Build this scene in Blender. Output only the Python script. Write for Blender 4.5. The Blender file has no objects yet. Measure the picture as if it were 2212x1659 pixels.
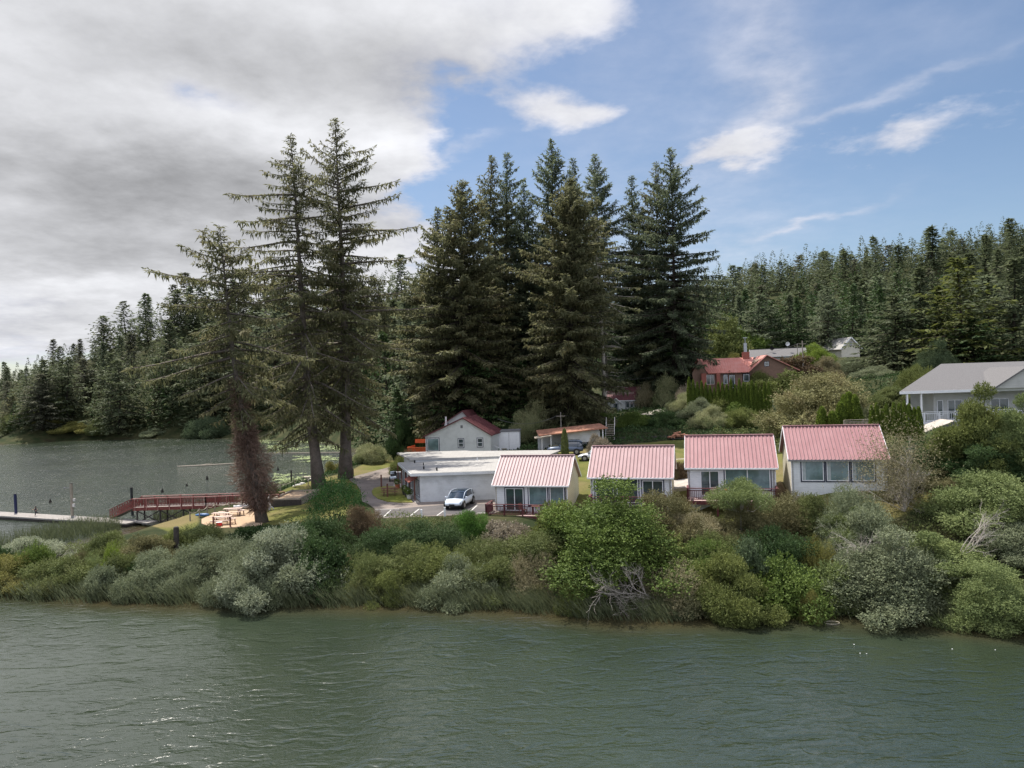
import bpy, math, random
import numpy as np
from mathutils import Vector, Matrix
random.seed(7)
C = bpy.context.scene.collection
R = math.radians
H = 15.0; F = 1536.0; CX = 1106.0; CY = 831.0; ROLL = R(1.8)
cr, sr = math.cos(ROLL), math.sin(ROLL)
# photograph measure (2212 wide) -> place in the world, metres. camera stands 15 m over the water and looks along +Y
def hd(dx, dy):
    u = (dx-CX)/F; v = (dy-CY)/F
    return u*cr - v*sr, u*sr + v*cr
def at(dx, dy, Y):
    h, d = hd(dx, dy)
    return (h*Y, Y, H-d*Y)
def G(dx, dy, z=0.0):
    h, d = hd(dx, dy)
    Y = (H-z)/max(d, 1e-3)
    return (h*Y, Y, z)
def zm(ox, oy, k):
    return lambda x, y: ((ox+x/k)*.7596, (oy+y/k)*.7596)
Z1 = zm(1000, 1100, 4.148); Z2 = zm(1350, 1150, 3.687); Z3 = zm(1900, 950, 3.318)
Z4 = zm(2400, 950, 3.318); Z5 = zm(0, 1300, 3.687); Z6 = zm(500, 1300, 3.687); Z8 = zm(1600, 1000, 4.424)

# ------------------------------------------------------------------ objects
def tag(o, label=None, cat=None, group=None, kind=None):
    if label: o['label'] = label
    if cat: o['category'] = cat
    if group: o['group'] = group
    if kind: o['kind'] = kind
    return o
def empty(name, loc, rz=0, label=None, cat=None, group=None):
    o = bpy.data.objects.new(name, None); C.objects.link(o)
    o.location = loc; o.rotation_euler = (0, 0, rz); o.empty_display_size = .3
    return tag(o, label, cat, group)
class MB:
    def __init__(s): s.v = []; s.f = []; s.m = []
    def add(s, vs, fs, mi=0):
        b = len(s.v); s.v += [tuple(p) for p in vs]
        s.f += [tuple(b+i for i in f) for f in fs]; s.m += [mi]*len(fs); return s
    def box(s, x0, x1, y0, y1, z0, z1, mi=0):
        vs = [(x, y, z) for z in (z0, z1) for x, y in ((x0, y0), (x1, y0), (x1, y1), (x0, y1))]
        return s.add(vs, [(3,2,1,0), (4,5,6,7), (0,1,5,4), (1,2,6,5), (2,3,7,6), (3,0,4,7)], mi)
    def bar(s, a, b, w, h, mi=0, up=(0,0,1)):
        a = Vector(a); b = Vector(b); d = (b-a).normalized(); up = Vector(up)
        if abs(d.dot(up)) > .98: up = Vector((0,1,0))
        sx = d.cross(up).normalized()*w/2; sz = sx.cross(d).normalized()*h/2
        vs = [p+i*sx+j*sz for p in (a, b) for i, j in ((-1,-1), (1,-1), (1,1), (-1,1))]
        return s.add(vs, [(0,1,2,3), (7,6,5,4), (0,4,5,1), (1,5,6,2), (2,6,7,3), (3,7,4,0)], mi)
    def prism(s, poly, z0, z1, mi=0):
        n = len(poly)
        za = z0 if hasattr(z0, '__len__') else [z0]*n; zb = z1 if hasattr(z1, '__len__') else [z1]*n
        area = sum(poly[i][0]*poly[(i+1)%n][1]-poly[(i+1)%n][0]*poly[i][1] for i in range(n))
        if area < 0: poly = poly[::-1]; za = za[::-1]; zb = zb[::-1]
        vs = [(p[0], p[1], za[i]) for i, p in enumerate(poly)]+[(p[0], p[1], zb[i]) for i, p in enumerate(poly)]
        return s.add(vs, [tuple(range(n))[::-1], tuple(range(n, 2*n))]+[(i, (i+1)%n, n+(i+1)%n, n+i) for i in range(n)], mi)
    def wall(s, poly, y0, y1, mi=0):       # polygon in x,z swept along y
        n = len(poly)
        vs = [(p[0], y0, p[1]) for p in poly]+[(p[0], y1, p[1]) for p in poly]
        return s.add(vs, [tuple(range(n)), tuple(range(n, 2*n))[::-1]]+[(i, n+i, n+(i+1)%n, (i+1)%n) for i in range(n)], mi)
    def slab(s, q, t, mi=0):               # q = 4 corners, thickness down the normal
        q = [Vector(p) for p in q]; n = (q[1]-q[0]).cross(q[3]-q[0]).normalized()*t
        vs = q+[p-n for p in q]
        return s.add(vs, [(0,1,2,3), (7,6,5,4), (0,4,5,1), (1,5,6,2), (2,6,7,3), (3,7,4,0)], mi)
    def tube(s, pts, rs, n=8, mi=0, cap=True):
        pts = [Vector(p) for p in pts]
        if not hasattr(rs, '__len__'): rs = [rs]*len(pts)
        b = len(s.v); ref = Vector((.31, .87, .12))
        for i, p in enumerate(pts):
            d = (pts[min(i+1, len(pts)-1)]-pts[max(i-1, 0)])
            if d.length < 1e-6: d = Vector((0,0,1))
            d.normalize(); a = d.cross(ref)
            if a.length < .1: a = d.cross(Vector((0,0,1)))
            a.normalize(); c = d.cross(a)
            for k in range(n):
                t = 2*math.pi*k/n; q = p+(a*math.cos(t)+c*math.sin(t))*rs[i]; s.v.append(tuple(q))
        for i in range(len(pts)-1):
            for k in range(n):
                s.f.append((b+i*n+k, b+i*n+(k+1)%n, b+(i+1)*n+(k+1)%n, b+(i+1)*n+k)); s.m.append(mi)
        if cap:
            s.f.append(tuple(b+k for k in range(n))[::-1]); s.m.append(mi)
            s.f.append(tuple(b+(len(pts)-1)*n+k for k in range(n))); s.m.append(mi)
        return s
    def blob(s, c, r, n=10, m=7, jit=0, mi=0, seed=0):
        rg = random.Random(seed); b = len(s.v); r = r if hasattr(r, '__len__') else (r, r, r)
        s.v.append((c[0], c[1], c[2]-r[2]))
        for j in range(1, m):
            ph = -math.pi/2+math.pi*j/m
            for k in range(n):
                t = 2*math.pi*k/n; q = 1+rg.uniform(-jit, jit)
                s.v.append((c[0]+r[0]*q*math.cos(ph)*math.cos(t), c[1]+r[1]*q*math.cos(ph)*math.sin(t), c[2]+r[2]*q*math.sin(ph)))
        s.v.append((c[0], c[1], c[2]+r[2])); e = len(s.v)-1
        for k in range(n):
            s.f.append((b, b+1+(k+1)%n, b+1+k)); s.m.append(mi)
            for j in range(m-2):
                o = b+1+j*n; s.f.append((o+k, o+(k+1)%n, o+n+(k+1)%n, o+n+k)); s.m.append(mi)
            o = b+1+(m-2)*n; s.f.append((o+k, o+(k+1)%n, e)); s.m.append(mi)
        return s
    def build(s, name, mats, parent=None, smooth=False, bevel=0, world=False):
        me = bpy.data.meshes.new(name); vs = s.v
        if world and parent:
            p = parent.location; vs = [(a-p[0], b-p[1], c-p[2]) for a, b, c in vs]
        me.from_pydata(vs, [], s.f)
        for m in (mats if isinstance(mats, (list, tuple)) else [mats]): me.materials.append(m)
        me.polygons.foreach_set('material_index', s.m)
        if smooth: me.polygons.foreach_set('use_smooth', [True]*len(s.f))
        me.update()
        o = bpy.data.objects.new(name, me); C.objects.link(o)
        if parent: o.parent = parent
        if bevel:
            b = o.modifiers.new('bevel', 'BEVEL'); b.width = bevel; b.segments = 2; b.limit_method = 'ANGLE'
        return o
def copy_tree(o, parent=None):
    c = o.copy(); C.objects.link(c); c.parent = parent
    for ch in o.children: copy_tree(ch, c)
    return c

# ------------------------------------------------------------------ node helpers
class V:
    nt = None
    def __init__(s, k): s.k = k
    @staticmethod
    def math(op, *a, clamp=False):
        n = V.nt.nodes.new('ShaderNodeMath'); n.operation = op; n.use_clamp = clamp
        for i, x in enumerate(a):
            if isinstance(x, V): V.nt.links.new(x.k, n.inputs[i])
            else: n.inputs[i].default_value = x
        return V(n.outputs[0])
    def __add__(s, o): return V.math('ADD', s, o)
    __radd__ = __add__
    def __sub__(s, o): return V.math('SUBTRACT', s, o)
    def __rsub__(s, o): return V.math('SUBTRACT', o, s)
    def __mul__(s, o): return V.math('MULTIPLY', s, o)
    __rmul__ = __mul__
    def __truediv__(s, o): return V.math('DIVIDE', s, o)
def maprange(x, a, b, c=0., d=1., smooth=True):
    n = V.nt.nodes.new('ShaderNodeMapRange'); n.interpolation_type = 'SMOOTHSTEP' if smooth else 'LINEAR'
    V.nt.links.new(x.k, n.inputs[0])
    for i, q in enumerate((a, b, c, d)): n.inputs[1+i].default_value = q
    return V(n.outputs[0])
def node(t, **kw):
    n = V.nt.nodes.new(t)
    for k, x in kw.items():
        if k in n.inputs:
            if isinstance(x, V): V.nt.links.new(x.k, n.inputs[k])
            elif hasattr(x, 'links'): V.nt.links.new(x, n.inputs[k])
            else: n.inputs[k].default_value = x
        else: setattr(n, k, x)
    return n
def vec(x, y, z):
    n = V.nt.nodes.new('ShaderNodeCombineXYZ')
    for i, q in enumerate((x, y, z)):
        if isinstance(q, V): V.nt.links.new(q.k, n.inputs[i])
        else: n.inputs[i].default_value = q
    return n.outputs[0]
def noise(co, scale, detail=3, rough=.5, dist=0):
    n = node('ShaderNodeTexNoise', Scale=scale, Detail=detail, Roughness=rough, Distortion=dist)
    if co is not None: V.nt.links.new(co, n.inputs['Vector'])
    return V(n.outputs['Fac'])
def mixc(f, a, b):
    n = V.nt.nodes.new('ShaderNodeMix'); n.data_type = 'RGBA'
    for i, q in ((0, f), (6, a), (7, b)):
        if isinstance(q, V): V.nt.links.new(q.k, n.inputs[i])
        elif hasattr(q, 'links'): V.nt.links.new(q, n.inputs[i])
        else: n.inputs[i].default_value = q if i == 0 else (*q, 1) if len(q) == 3 else q
    return n.outputs[2]
def newmat(name):
    m = bpy.data.materials.new(name); m.use_nodes = True; V.nt = m.node_tree
    b = m.node_tree.nodes['Principled BSDF']; return m, b
def objco(): return node('ShaderNodeTexCoord').outputs['Object']
def link(a, b): V.nt.links.new(a.k if isinstance(a, V) else a, b)
def bump(b, h, strength=.3, dist=.05):
    n = node('ShaderNodeBump', Strength=strength, Distance=dist); link(h, n.inputs['Height']); link(n.outputs[0], b.inputs['Normal'])
def plain(name, col, rough=.6, metal=0, var=.15, scale=3., spec=.4, bmp=0, fine=25):
    m, b = newmat(name); co = objco()
    f = noise(co, scale, 4, .6)*.65+noise(co, fine, 3, .6)*.35
    d = tuple(c*(1-var*1.4) for c in col); l = tuple(min(1, c*(1+var)) for c in col)
    link(mixc(maprange(f, .3, .7), d, l), b.inputs['Base Color'])
    b.inputs['Roughness'].default_value = rough; b.inputs['Metallic'].default_value = metal
    b.inputs['Specular IOR Level'].default_value = spec
    if bmp: bump(b, noise(co, fine, 4, .6), bmp, .03)
    return m
def siding(name, col, pitch=.2, grime=.12, dark=.55):
    """lapped boards: thin dark joint every pitch metres of height, and weather stains"""
    m, b = newmat(name); co = objco()
    sp = node('ShaderNodeSeparateXYZ'); link(co, sp.inputs[0]); z = V(sp.outputs[2])
    fr = V.math('FRACT', z/pitch)
    joint = maprange(fr, 0., .1, 1., 0., False)
    st = node('ShaderNodeMapping'); st.inputs['Scale'].default_value = (.7, .7, .9); link(co, st.inputs[0])
    g = noise(st.outputs[0], 1.2, 5, .65)
    c = mixc(maprange(g, .4, .75), col, tuple(q*(1-grime)*.97 for q in col))
    c = mixc(joint*dark, c, tuple(q*.35 for q in col))
    link(c, b.inputs['Base Color']); b.inputs['Roughness'].default_value = .6
    bump(b, fr, .5, .02)
    return m
def foliage(name, c1, c2, c3=None, trans=.35, rough=.7, spec=.25, scale=.35, var=.5):
    """leaf colour: per-leaf tone between c1 and c2, clumps towards c3"""
    m, b = newmat(name)
    at_ = node('ShaderNodeAttribute', attribute_name='tone'); t = V(at_.outputs['Fac'])
    oi = node('ShaderNodeObjectInfo'); co = objco()
    n = noise(co, scale, 3, .6)
    c = mixc(maprange(t, 0, 1, 0, 1, False), c1, c2)
    if c3: c = mixc(maprange(n, .5, .68)*.75, c, c3)
    rnd = V(oi.outputs['Random'])
    c = mixc(1-var*.6+rnd*var*.6, tuple(0.55*q for q in c2), c)
    link(c, b.inputs['Base Color']); b.inputs['Roughness'].default_value = rough
    b.inputs['Specular IOR Level'].default_value = spec
    tr = node('ShaderNodeBsdfTranslucent'); link(c, tr.inputs[0])
    mx = node('ShaderNodeMixShader'); mx.inputs[0].default_value = trans
    link(b.outputs[0], mx.inputs[1]); link(tr.outputs[0], mx.inputs[2])
    link(mx.outputs[0], V.nt.nodes['Material Output'].inputs[0])
    return m
# ------------------------------------------------------------------ camera, sun, sky
cam = bpy.data.cameras.new('camera'); co_ = bpy.data.objects.new('camera', cam); C.objects.link(co_)
bpy.context.scene.camera = co_
cam.sensor_width = 36; cam.lens = F/2212*36; cam.clip_end = 9000; cam.clip_start = .5
right = Vector((cr, 0, sr)); fwd = Vector((0, 1, 0)); up = Vector((-sr, 0, cr))
# roll: the picture's right side rises
right = Vector((cr, 0, -sr)); up = Vector((sr, 0, cr))
co_.matrix_world = Matrix(((right.x, up.x, -fwd.x, 0), (right.y, up.y, -fwd.y, 0), (right.z, up.z, -fwd.z, H), (0, 0, 0, 1)))
cam.shift_y = (CY-829.5)/2212.
SUN_AZ, SUN_EL = R(-34), R(62)      # azimuth from +Y, towards -X is negative
sd = Vector((math.sin(SUN_AZ)*math.cos(SUN_EL), math.cos(SUN_AZ)*math.cos(SUN_EL), math.sin(SUN_EL)))
sun = bpy.data.lights.new('sun', 'SUN'); so = bpy.data.objects.new('sun', sun); C.objects.link(so)
sun.energy = 5.0; sun.angle = R(.6); sun.color = (1, .94, .84)
so.rotation_euler = sd.to_track_quat('Z', 'Y').to_euler()
sc = bpy.context.scene
sc.view_settings.view_transform = 'Standard'; sc.view_settings.look = 'None'
sc.view_settings.exposure = 0.52; sc.view_settings.gamma = 1
try: sc.view_settings.use_curve_mapping = False
except Exception: pass
sc.cycles.max_bounces = 5; sc.cycles.diffuse_bounces = 2; sc.cycles.glossy_bounces = 3
sc.cycles.transmission_bounces = 4; sc.cycles.transparent_max_bounces = 4
sc.cycles.caustics_reflective = False; sc.cycles.caustics_refractive = False
sc.cycles.use_denoising = True; sc.cycles.denoiser = 'OPENIMAGEDENOISE'; sc.cycles.denoising_input_passes = 'RGB_ALBEDO_NORMAL'; sc.cycles.denoising_prefilter = 'NONE'; sc.cycles.sample_clamp_indirect = 2.5; sc.cycles.sample_clamp_direct = 2.2
W = bpy.data.worlds.new('World'); sc.world = W; W.use_nodes = True
V.nt = W.node_tree; W.node_tree.nodes.clear()
sky = node('ShaderNodeTexSky'); sky.sky_type = 'NISHITA'; sky.sun_disc = False
sky.sun_elevation = SUN_EL; sky.sun_rotation = SUN_AZ; sky.altitude = 0; sky.air_density = 1.0; sky.dust_density = .6; sky.ozone_density = 2.2
tc = node('ShaderNodeTexCoord'); sp = node('ShaderNodeSeparateXYZ'); link(tc.outputs['Generated'], sp.inputs[0])
X, Y_, Z_ = (V(sp.outputs[i]) for i in range(3))
az = V.math('ARCTAN2', X, Y_); el = V.math('ARCSINE', Z_)
pl = V.math('MAXIMUM', Z_, -.02)+.16
px, py = X/pl, Y_/pl
big = noise(vec(px, py, 0.), 1.1, 5, .5, .3)
mid = noise(vec(px, py, 3.), 2.6, 7, .55, .2)
fine = noise(vec(px, py, 7.), 7.5, 7, .6, .1)
wa = noise(vec(px, py, 11.), 1.9, 3, .5); wb = noise(vec(px, py, 17.), 1.9, 3, .5)
wc = noise(vec(px, py, 23.), 6., 4, .6); wd = noise(vec(px, py, 29.), 6., 4, .6)
azw = az+(wa-.5)*.16+(wc-.5)*.07; elw = el+(wb-.5)*.11+(wd-.5)*.05
def ae(dx, dy):
    h, d = hd(dx, dy); return math.atan(h), math.atan(-d/math.sqrt(1+h*h))
def blob(dx, dy, rx, ry, amp, rot=0, a_=None, e_=None):
    a0, e0 = ae(dx, dy); a_ = a_ or azw; e_ = e_ or elw
    A = a_-a0; E = e_-e0; c, s = math.cos(rot), math.sin(rot)
    p = (A*c+E*s)*(F/rx); q = (E*c-A*s)*(F/ry)
    return V.math('EXPONENT', (p*p+q*q)*-1.)*amp
def total(L, **k):
    t = None
    for b in L:
        x = blob(*b, **k); t = x if t is None else t+x
    return t
cov = total([(100, -600, 700, 480, 1.2), (300, 40, 420, 170, 1.0), (740, 70, 250, 120, .95), (1010, 150, 90, 60, .5), (1180, 30, 190, 75, .95), (1215, 218, 125, 50, .85), (700, 300, 240, 80, .9), (830, 330, 75, 70, .55),
             (150, 300, 420, 160, 1.0), (120, 480, 560, 130, 1.1), (560, 470, 330, 110, .75), (500, 620, 500, 100, .8), (1000, 640, 260, 80, .35), (120, 740, 600, 70, .8),
             (1575, 325, 145, 50, 1.15), (1990, 290, 130, 50, .85), (470, 225, 95, 40, -1.0), (960, 380, 80, 130, -.45), (1000, 260, 70, 40, -.25), (1050, 290, 60, 60, -.3)])
# thin high streaks
wisp = total([(1630, 110, 90, 230, .34, -.12), (1640, 250, 40, 90, .26, -.5), (1840, 225, 230, 12, .3, .2), (1745, 474, 120, 12, .42, .12), (1950, 60, 300, 90, .1),
              (1350, 180, 260, 300, .16), (950, 325, 90, 10, .3, .35), (1250, 600, 500, 160, .3), (1560, 290, 90, 40, .25, .5)])
back = maprange(V.math('ABSOLUTE', az), 1.0, 1.7, 0., .62)  # unseen clouds behind the camera, added to fill the shade
over = maprange(el, .75, 1.2, 0., .3)
C0 = cov+back+over+(mid-.5)*1.5+(fine-.5)*.8+(big-.5)*.4
dens = maprange(C0, .3, .92)
wis = V.math('MINIMUM', V.math('MAXIMUM', wisp*(1.+(fine-.5)*2.2+(mid-.5)*1.4), 0.), 1.)
shade = total([(330, 95, 330, 110, .3), (720, 130, 420, 75, .42), (150, 380, 760, 75, .62), (470, 430, 350, 60, .5), (260, 545, 380, 60, .55), (950, 200, 120, 40, .3),
               (150, 700, 400, 40, .3), (40, 130, 120, 120, -.1), (60, 200, 160, 60, .2), (600, 275, 270, 45, -.25), (820, 330, 120, 60, -.2), (200, 615, 260, 30, -.2), (1120, 60, 260, 80, -.12)])
bright = V.math('MAXIMUM', .83-shade*.42+(mid-.5)*.36+(fine-.5)*.34, .25)
bright = bright*(1.+maprange(V.math('ABSOLUTE', az), 1.0, 1.8, 0., 1.0))  # clouds behind the camera brightened further as fill light
thick = maprange(C0, .5, 1.3)
cc = mixc(thick, (.90, .92, 1.03), (.99, 1.0, 1.04))
cmul = node('ShaderNodeVectorMath', operation='SCALE'); link(cc, cmul.inputs[0]); link(bright*.92, cmul.inputs[3])
bg = node('ShaderNodeBackground'); link(sky.outputs[0], bg.inputs[0]); bg.inputs[1].default_value = .082
bc = node('ShaderNodeBackground'); link(cmul.outputs[0], bc.inputs[0]); bc.inputs[1].default_value = .75
hz = maprange(el, 0., .16, .5, 0.)
al = V.math('MAXIMUM', V.math('MAXIMUM', dens, wis), hz*.35)
mx = node('ShaderNodeMixShader'); link(al, mx.inputs[0]); link(bg.outputs[0], mx.inputs[1]); link(bc.outputs[0], mx.inputs[2])
ow = node('ShaderNodeOutputWorld'); link(mx.outputs[0], ow.inputs[0])
W.cycles.sampling_method = 'MANUAL'; W.cycles.sample_map_resolution = 512

# ------------------------------------------------------------------ materials
M = {}
M['white'] = siding('white_siding', (.72, .74, .76)); M['cream'] = siding('cream_siding', (.66, .62, .52), .2, .16)
M['wall_white'] = siding('block_wall', (.60, .62, .64), .2, .2, .35); M['lap'] = siding('lap_siding', (.62, .64, .63), .16, .15)
M['trim'] = plain('white_trim', (.75, .76, .78), .5, var=.06); M['navy'] = plain('navy_trim', (.015, .02, .05), .5)
M['darkred'] = plain('dark_red_roof', (.13, .045, .05), .6, .1, .2); M['concrete'] = plain('concrete', (.42, .38, .34), .85, 0, .15, 1.2, .2, .2)
M['brownwall'] = plain('brown_wall', (.20, .12, .085), .7, 0, .12); M['brick'] = plain('red_brick', (.30, .10, .075), .8, 0, .2, 8)
M['grey_wall'] = siding('grey_siding', (.50, .50, .48), .2); M['shadowy'] = plain('dark_interior', (.012, .012, .014), .7)
M['deckred'] = plain('maroon_stain', (.11, .028, .032), .6, 0, .25, 6); M['deckfloor'] = plain('pink_deck_boards', (.42, .30, .29), .7, 0, .2, 5)
M['redwood'] = plain('red_railing', (.18, .045, .038), .6, 0, .25, 4); M['palered'] = plain('sun_faded_red_rail', (.38, .18, .16), .7, 0, .2, 4)
M['orange'] = plain('orange_red_stain', (.52, .10, .025), .6, 0, .2, 4); M['oldwood'] = plain('weathered_wood', (.30, .26, .21), .85, 0, .25, 4)
M['dockwood'] = plain('dock_planks', (.27, .25, .235), .85, 0, .2, 3); M['darkwood'] = plain('dark_creosote_wood', (.05, .042, .038), .85, 0, .3, 4)
M['tablewood'] = plain('brown_table_wood', (.15, .06, .045), .7, 0, .25, 5); M['paletable'] = plain('pale_table_wood', (.55, .42, .36), .75, 0, .15, 5)
M['sand'] = plain('sand', (.44, .32, .22), .95, 0, .1, 1.5, .1, .2); M['rope'] = plain('rope', (.42, .38, .3), .9)
M['black'] = plain('black_rubber', (.012, .012, .013), .6); M['chrome'] = plain('alloy', (.35, .36, .38), .3, .8)
M['carwhite'] = plain('white_car_paint', (.60, .67, .76), .22, 0, .02, 1, .6); M['carblue'] = plain('slate_blue_car_paint', (.10, .13, .19), .25, .3, .04, 1, .6)
M['carsilver'] = plain('pale_silver_car_paint', (.62, .64, .66), .25, .2, .03, 1, .6)
M['blue'] = plain('blue_plastic', (.05, .14, .32), .5); M['redplastic'] = plain('red_plastic', (.6, .03, .03), .5)
M['bluepile'] = plain('dark_blue_pile_sleeve', (.012, .018, .07), .5); M['blackpile'] = plain('dark_steel_pile', (.02, .024, .024), .6)
M['bark'] = plain('spruce_bark', (.14, .12, .105), .95, 0, .3, 1.5, .1, .6, 8); M['darkbark'] = plain('dark_bark', (.05, .042, .034), .95, 0, .3, 2, .1)
M['palebark'] = plain('pale_bark', (.34, .31, .27), .9, 0, .25, 1.5, .1, .4, 8); M['deadwood'] = plain('bleached_dead_wood', (.48, .43, .38), .9, 0, .2, 3)
M['stone'] = plain('pale_stone', (.6, .58, .55), .9, 0, .2, 2); M['terracotta'] = plain('terracotta', (.45, .14, .07), .8)
M['skin'] = plain('skin', (.45, .28, .2), .6); M['cloth'] = plain('dark_clothes', (.03, .03, .04), .8); M['paleshirt'] = plain('pale_shirt', (.5, .5, .52), .8)
M['hair'] = plain('dark_hair', (.02, .014, .01), .6); M['greyflat'] = plain('grey_slab', (.16, .16, .17), .8)
def glass(name, col, rough=.06):
    m, b = newmat(name); co = objco(); f = noise(co, .8, 3, .6)
    link(mixc(maprange(f, .35, .65), col, tuple(q*1.8 for q in col)), b.inputs['Base Color'])
    b.inputs['Roughness'].default_value = rough; b.inputs['Specular IOR Level'].default_value = .9; b.inputs['IOR'].default_value = 1.6
    return m
M['glass'] = glass('window_glass', (.03, .045, .05)); M['tealglass'] = glass('teal_curtained_glass', (.09, .14, .15)); M['carglass'] = glass('car_glass', (.02, .03, .045), .03)
M['curtain'] = plain('curtain', (.38, .42, .43), .8)
def metal_roof(name, col, pale, rough=.55):
    m, b = newmat(name); co = objco()
    mp = node('ShaderNodeMapping'); mp.inputs['Scale'].default_value = (3.2, .5, .5); link(co, mp.inputs[0])
    g = noise(mp.outputs[0], 1.4, 5, .65); g2 = noise(co, .7, 3, .5)
    c = mixc(maprange(g*.7+g2*.5, .42, .8), col, pale)
    link(c, b.inputs['Base Color']); b.inputs['Roughness'].default_value = rough; b.inputs['Metallic'].default_value = .0
    b.inputs['Specular IOR Level'].default_value = .35
    return m
M['roofpink'] = metal_roof('sheen_pink_metal_roof', (.37, .25, .26), (.42, .30, .31)); M['roofrose'] = metal_roof('rose_metal_roof', (.32, .16, .17), (.37, .20, .21))  # roofpink: low-angle sheen of the sky painted in as a paler base
M['roofmid'] = metal_roof('mid_sheen_pink_metal_roof', (.34, .20, .21), (.39, .25, .26)); M['roofbrick'] = metal_roof('coral_metal_roof', (.52, .19, .15), (.56, .26, .22))  # roofmid: a weaker share of that sky sheen painted into the base
M['seam'] = plain('dirt_and_shadow_roof_seam', (.23, .13, .135), .6)  # strip beside each rib: dirt and rib shadow painted as one dark colour
M['rust'] = plain('rusty_roof', (.36, .17, .11), .85, .1, .35, 2)
def shingle():
    m, b = newmat('grey_shingles'); co = objco()
    n = node('ShaderNodeTexBrick'); n.inputs['Scale'].default_value = 2.2; link(co, n.inputs['Vector']); f = noise(co, 14, 4, .7)
    link(mixc(maprange(f, .3, .7), (.105, .10, .105), (.17, .165, .165)), b.inputs['Base Color']); b.inputs['Roughness'].default_value = .9
    bump(b, f, .4, .03); return m
M['shingle'] = shingle()
def flatroof():
    m, b = newmat('pale_roof_membrane'); co = objco()
    n = node('ShaderNodeTexBrick'); n.inputs['Scale'].default_value = .5; n.inputs['Mortar Size'].default_value = .012; n.inputs['Color1'].default_value = (.36, .35, .335, 1); n.inputs['Color2'].default_value = (.30, .29, .28, 1); n.inputs['Mortar'].default_value = (.24, .23, .225, 1)
    link(co, n.inputs['Vector']); f = noise(co, .7, 6, .7)
    link(mixc(maprange(f, .45, .72)*.7, n.outputs[0], (.27, .26, .25)), b.inputs['Base Color']); b.inputs['Roughness'].default_value = .8; return m
M['flatroof'] = flatroof()
def asphalt(name, a, b2, crack=.6):
    m, b = newmat(name); co = objco(); f = noise(co, .25, 5, .65); g = noise(co, 9, 4, .7); w = noise(co, .9, 6, .75)
    c = mixc(maprange(f*.75+g*.25, .38, .66), a, b2)
    c = mixc(maprange(V.math('ABSOLUTE', w-.5), .0, .012, crack, 0., False), c, tuple(q*.4 for q in a))
    link(c, b.inputs['Base Color']); b.inputs['Roughness'].default_value = .92; b.inputs['Specular IOR Level'].default_value = .2; bump(b, g, .3, .02); return m
M['asphalt'] = asphalt('weathered_asphalt', (.17, .145, .13), (.25, .21, .19)); M['shadeasphalt'] = asphalt('shaded_asphalt', (.085, .08, .082), (.13, .118, .115), .3)  # second mix is darker: shade over the parking bays painted into the colour
def turf(name, a, b2, c3):
    m, b = newmat(name); co = objco(); f = noise(co, .35, 5, .65); g = noise(co, 6, 5, .75); w = noise(co, .12, 3, .5)
    c = mixc(maprange(f, .35, .65), a, b2); c = mixc(maprange(w, .45, .65)*.7, c, c3); c = mixc(maprange(g, .45, .8)*.5, c, tuple(q*.5 for q in a))
    link(c, b.inputs['Base Color']); b.inputs['Roughness'].default_value = .95; b.inputs['Specular IOR Level'].default_value = .1; bump(b, g, .6, .08); return m
M['lawn'] = turf('lawn', (.15, .17, .035), (.24, .23, .07), (.28, .22, .10))
M['bluff'] = turf('ground_soil', (.035, .045, .015), (.07, .065, .03), (.06, .05, .03))
M['roadpaint'] = plain('white_road_paint', (.5, .49, .48), .7, 0, .12, 4)

# ------------------------------------------------------------------ terrain
def polyd(P, poly):
    """signed distance, + inside"""
    P = np.asarray(P, float); n = len(poly); d = np.full(len(P), 1e9); ins = np.zeros(len(P), bool)
    for i in range(n):
        a = np.array(poly[i][:2], float); b = np.array(poly[(i+1) % n][:2], float); e = b-a
        t = np.clip(((P-a)@e)/max(e@e, 1e-9), 0, 1)
        d = np.minimum(d, np.hypot(*(P-a-t[:, None]*e).T))
        c = (a[1] > P[:, 1]) != (b[1] > P[:, 1])
        with np.errstate(divide='ignore', invalid='ignore'):
            xi = a[0]+(P[:, 1]-a[1])/(b[1]-a[1]+1e-12)*e[0]
        ins ^= c & (P[:, 0] < xi)
    return np.where(ins, d, -d)
g2 = lambda *a: G(*a)[:2]
land = [g2(-60, 1215), g2(0, 1248), g2(100, 1262), g2(250, 1280), g2(500, 1287), g2(750, 1285), g2(1000, 1292), g2(1200, 1302), g2(1350, 1318), g2(1500, 1316),
        g2(1700, 1306), g2(1900, 1313), g2(2050, 1328), g2(2212, 1340), g2(2400, 1360), (70, 30), (150, 0), (500, -100), (3200, -600), (3200, 3200), (-1500, 3200), (-1500, 1100), (-900, 800),
        (-640, 640), (-450, 470), (-330, 380), (-250, 300), (-205, 280), g2(-10, 962), g2(120, 952), g2(300, 947), g2(480, 945), g2(640, 952), g2(742, 958), g2(790, 980), g2(775, 1003), g2(700, 1035), g2(640, 1052), g2(560, 1080),
        g2(470, 1108), g2(330, 1140), g2(200, 1182), g2(60, 1203), g2(-40, 1228)]
CP = []
def cp(x, y, z): CP.append((x, y, z))
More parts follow.
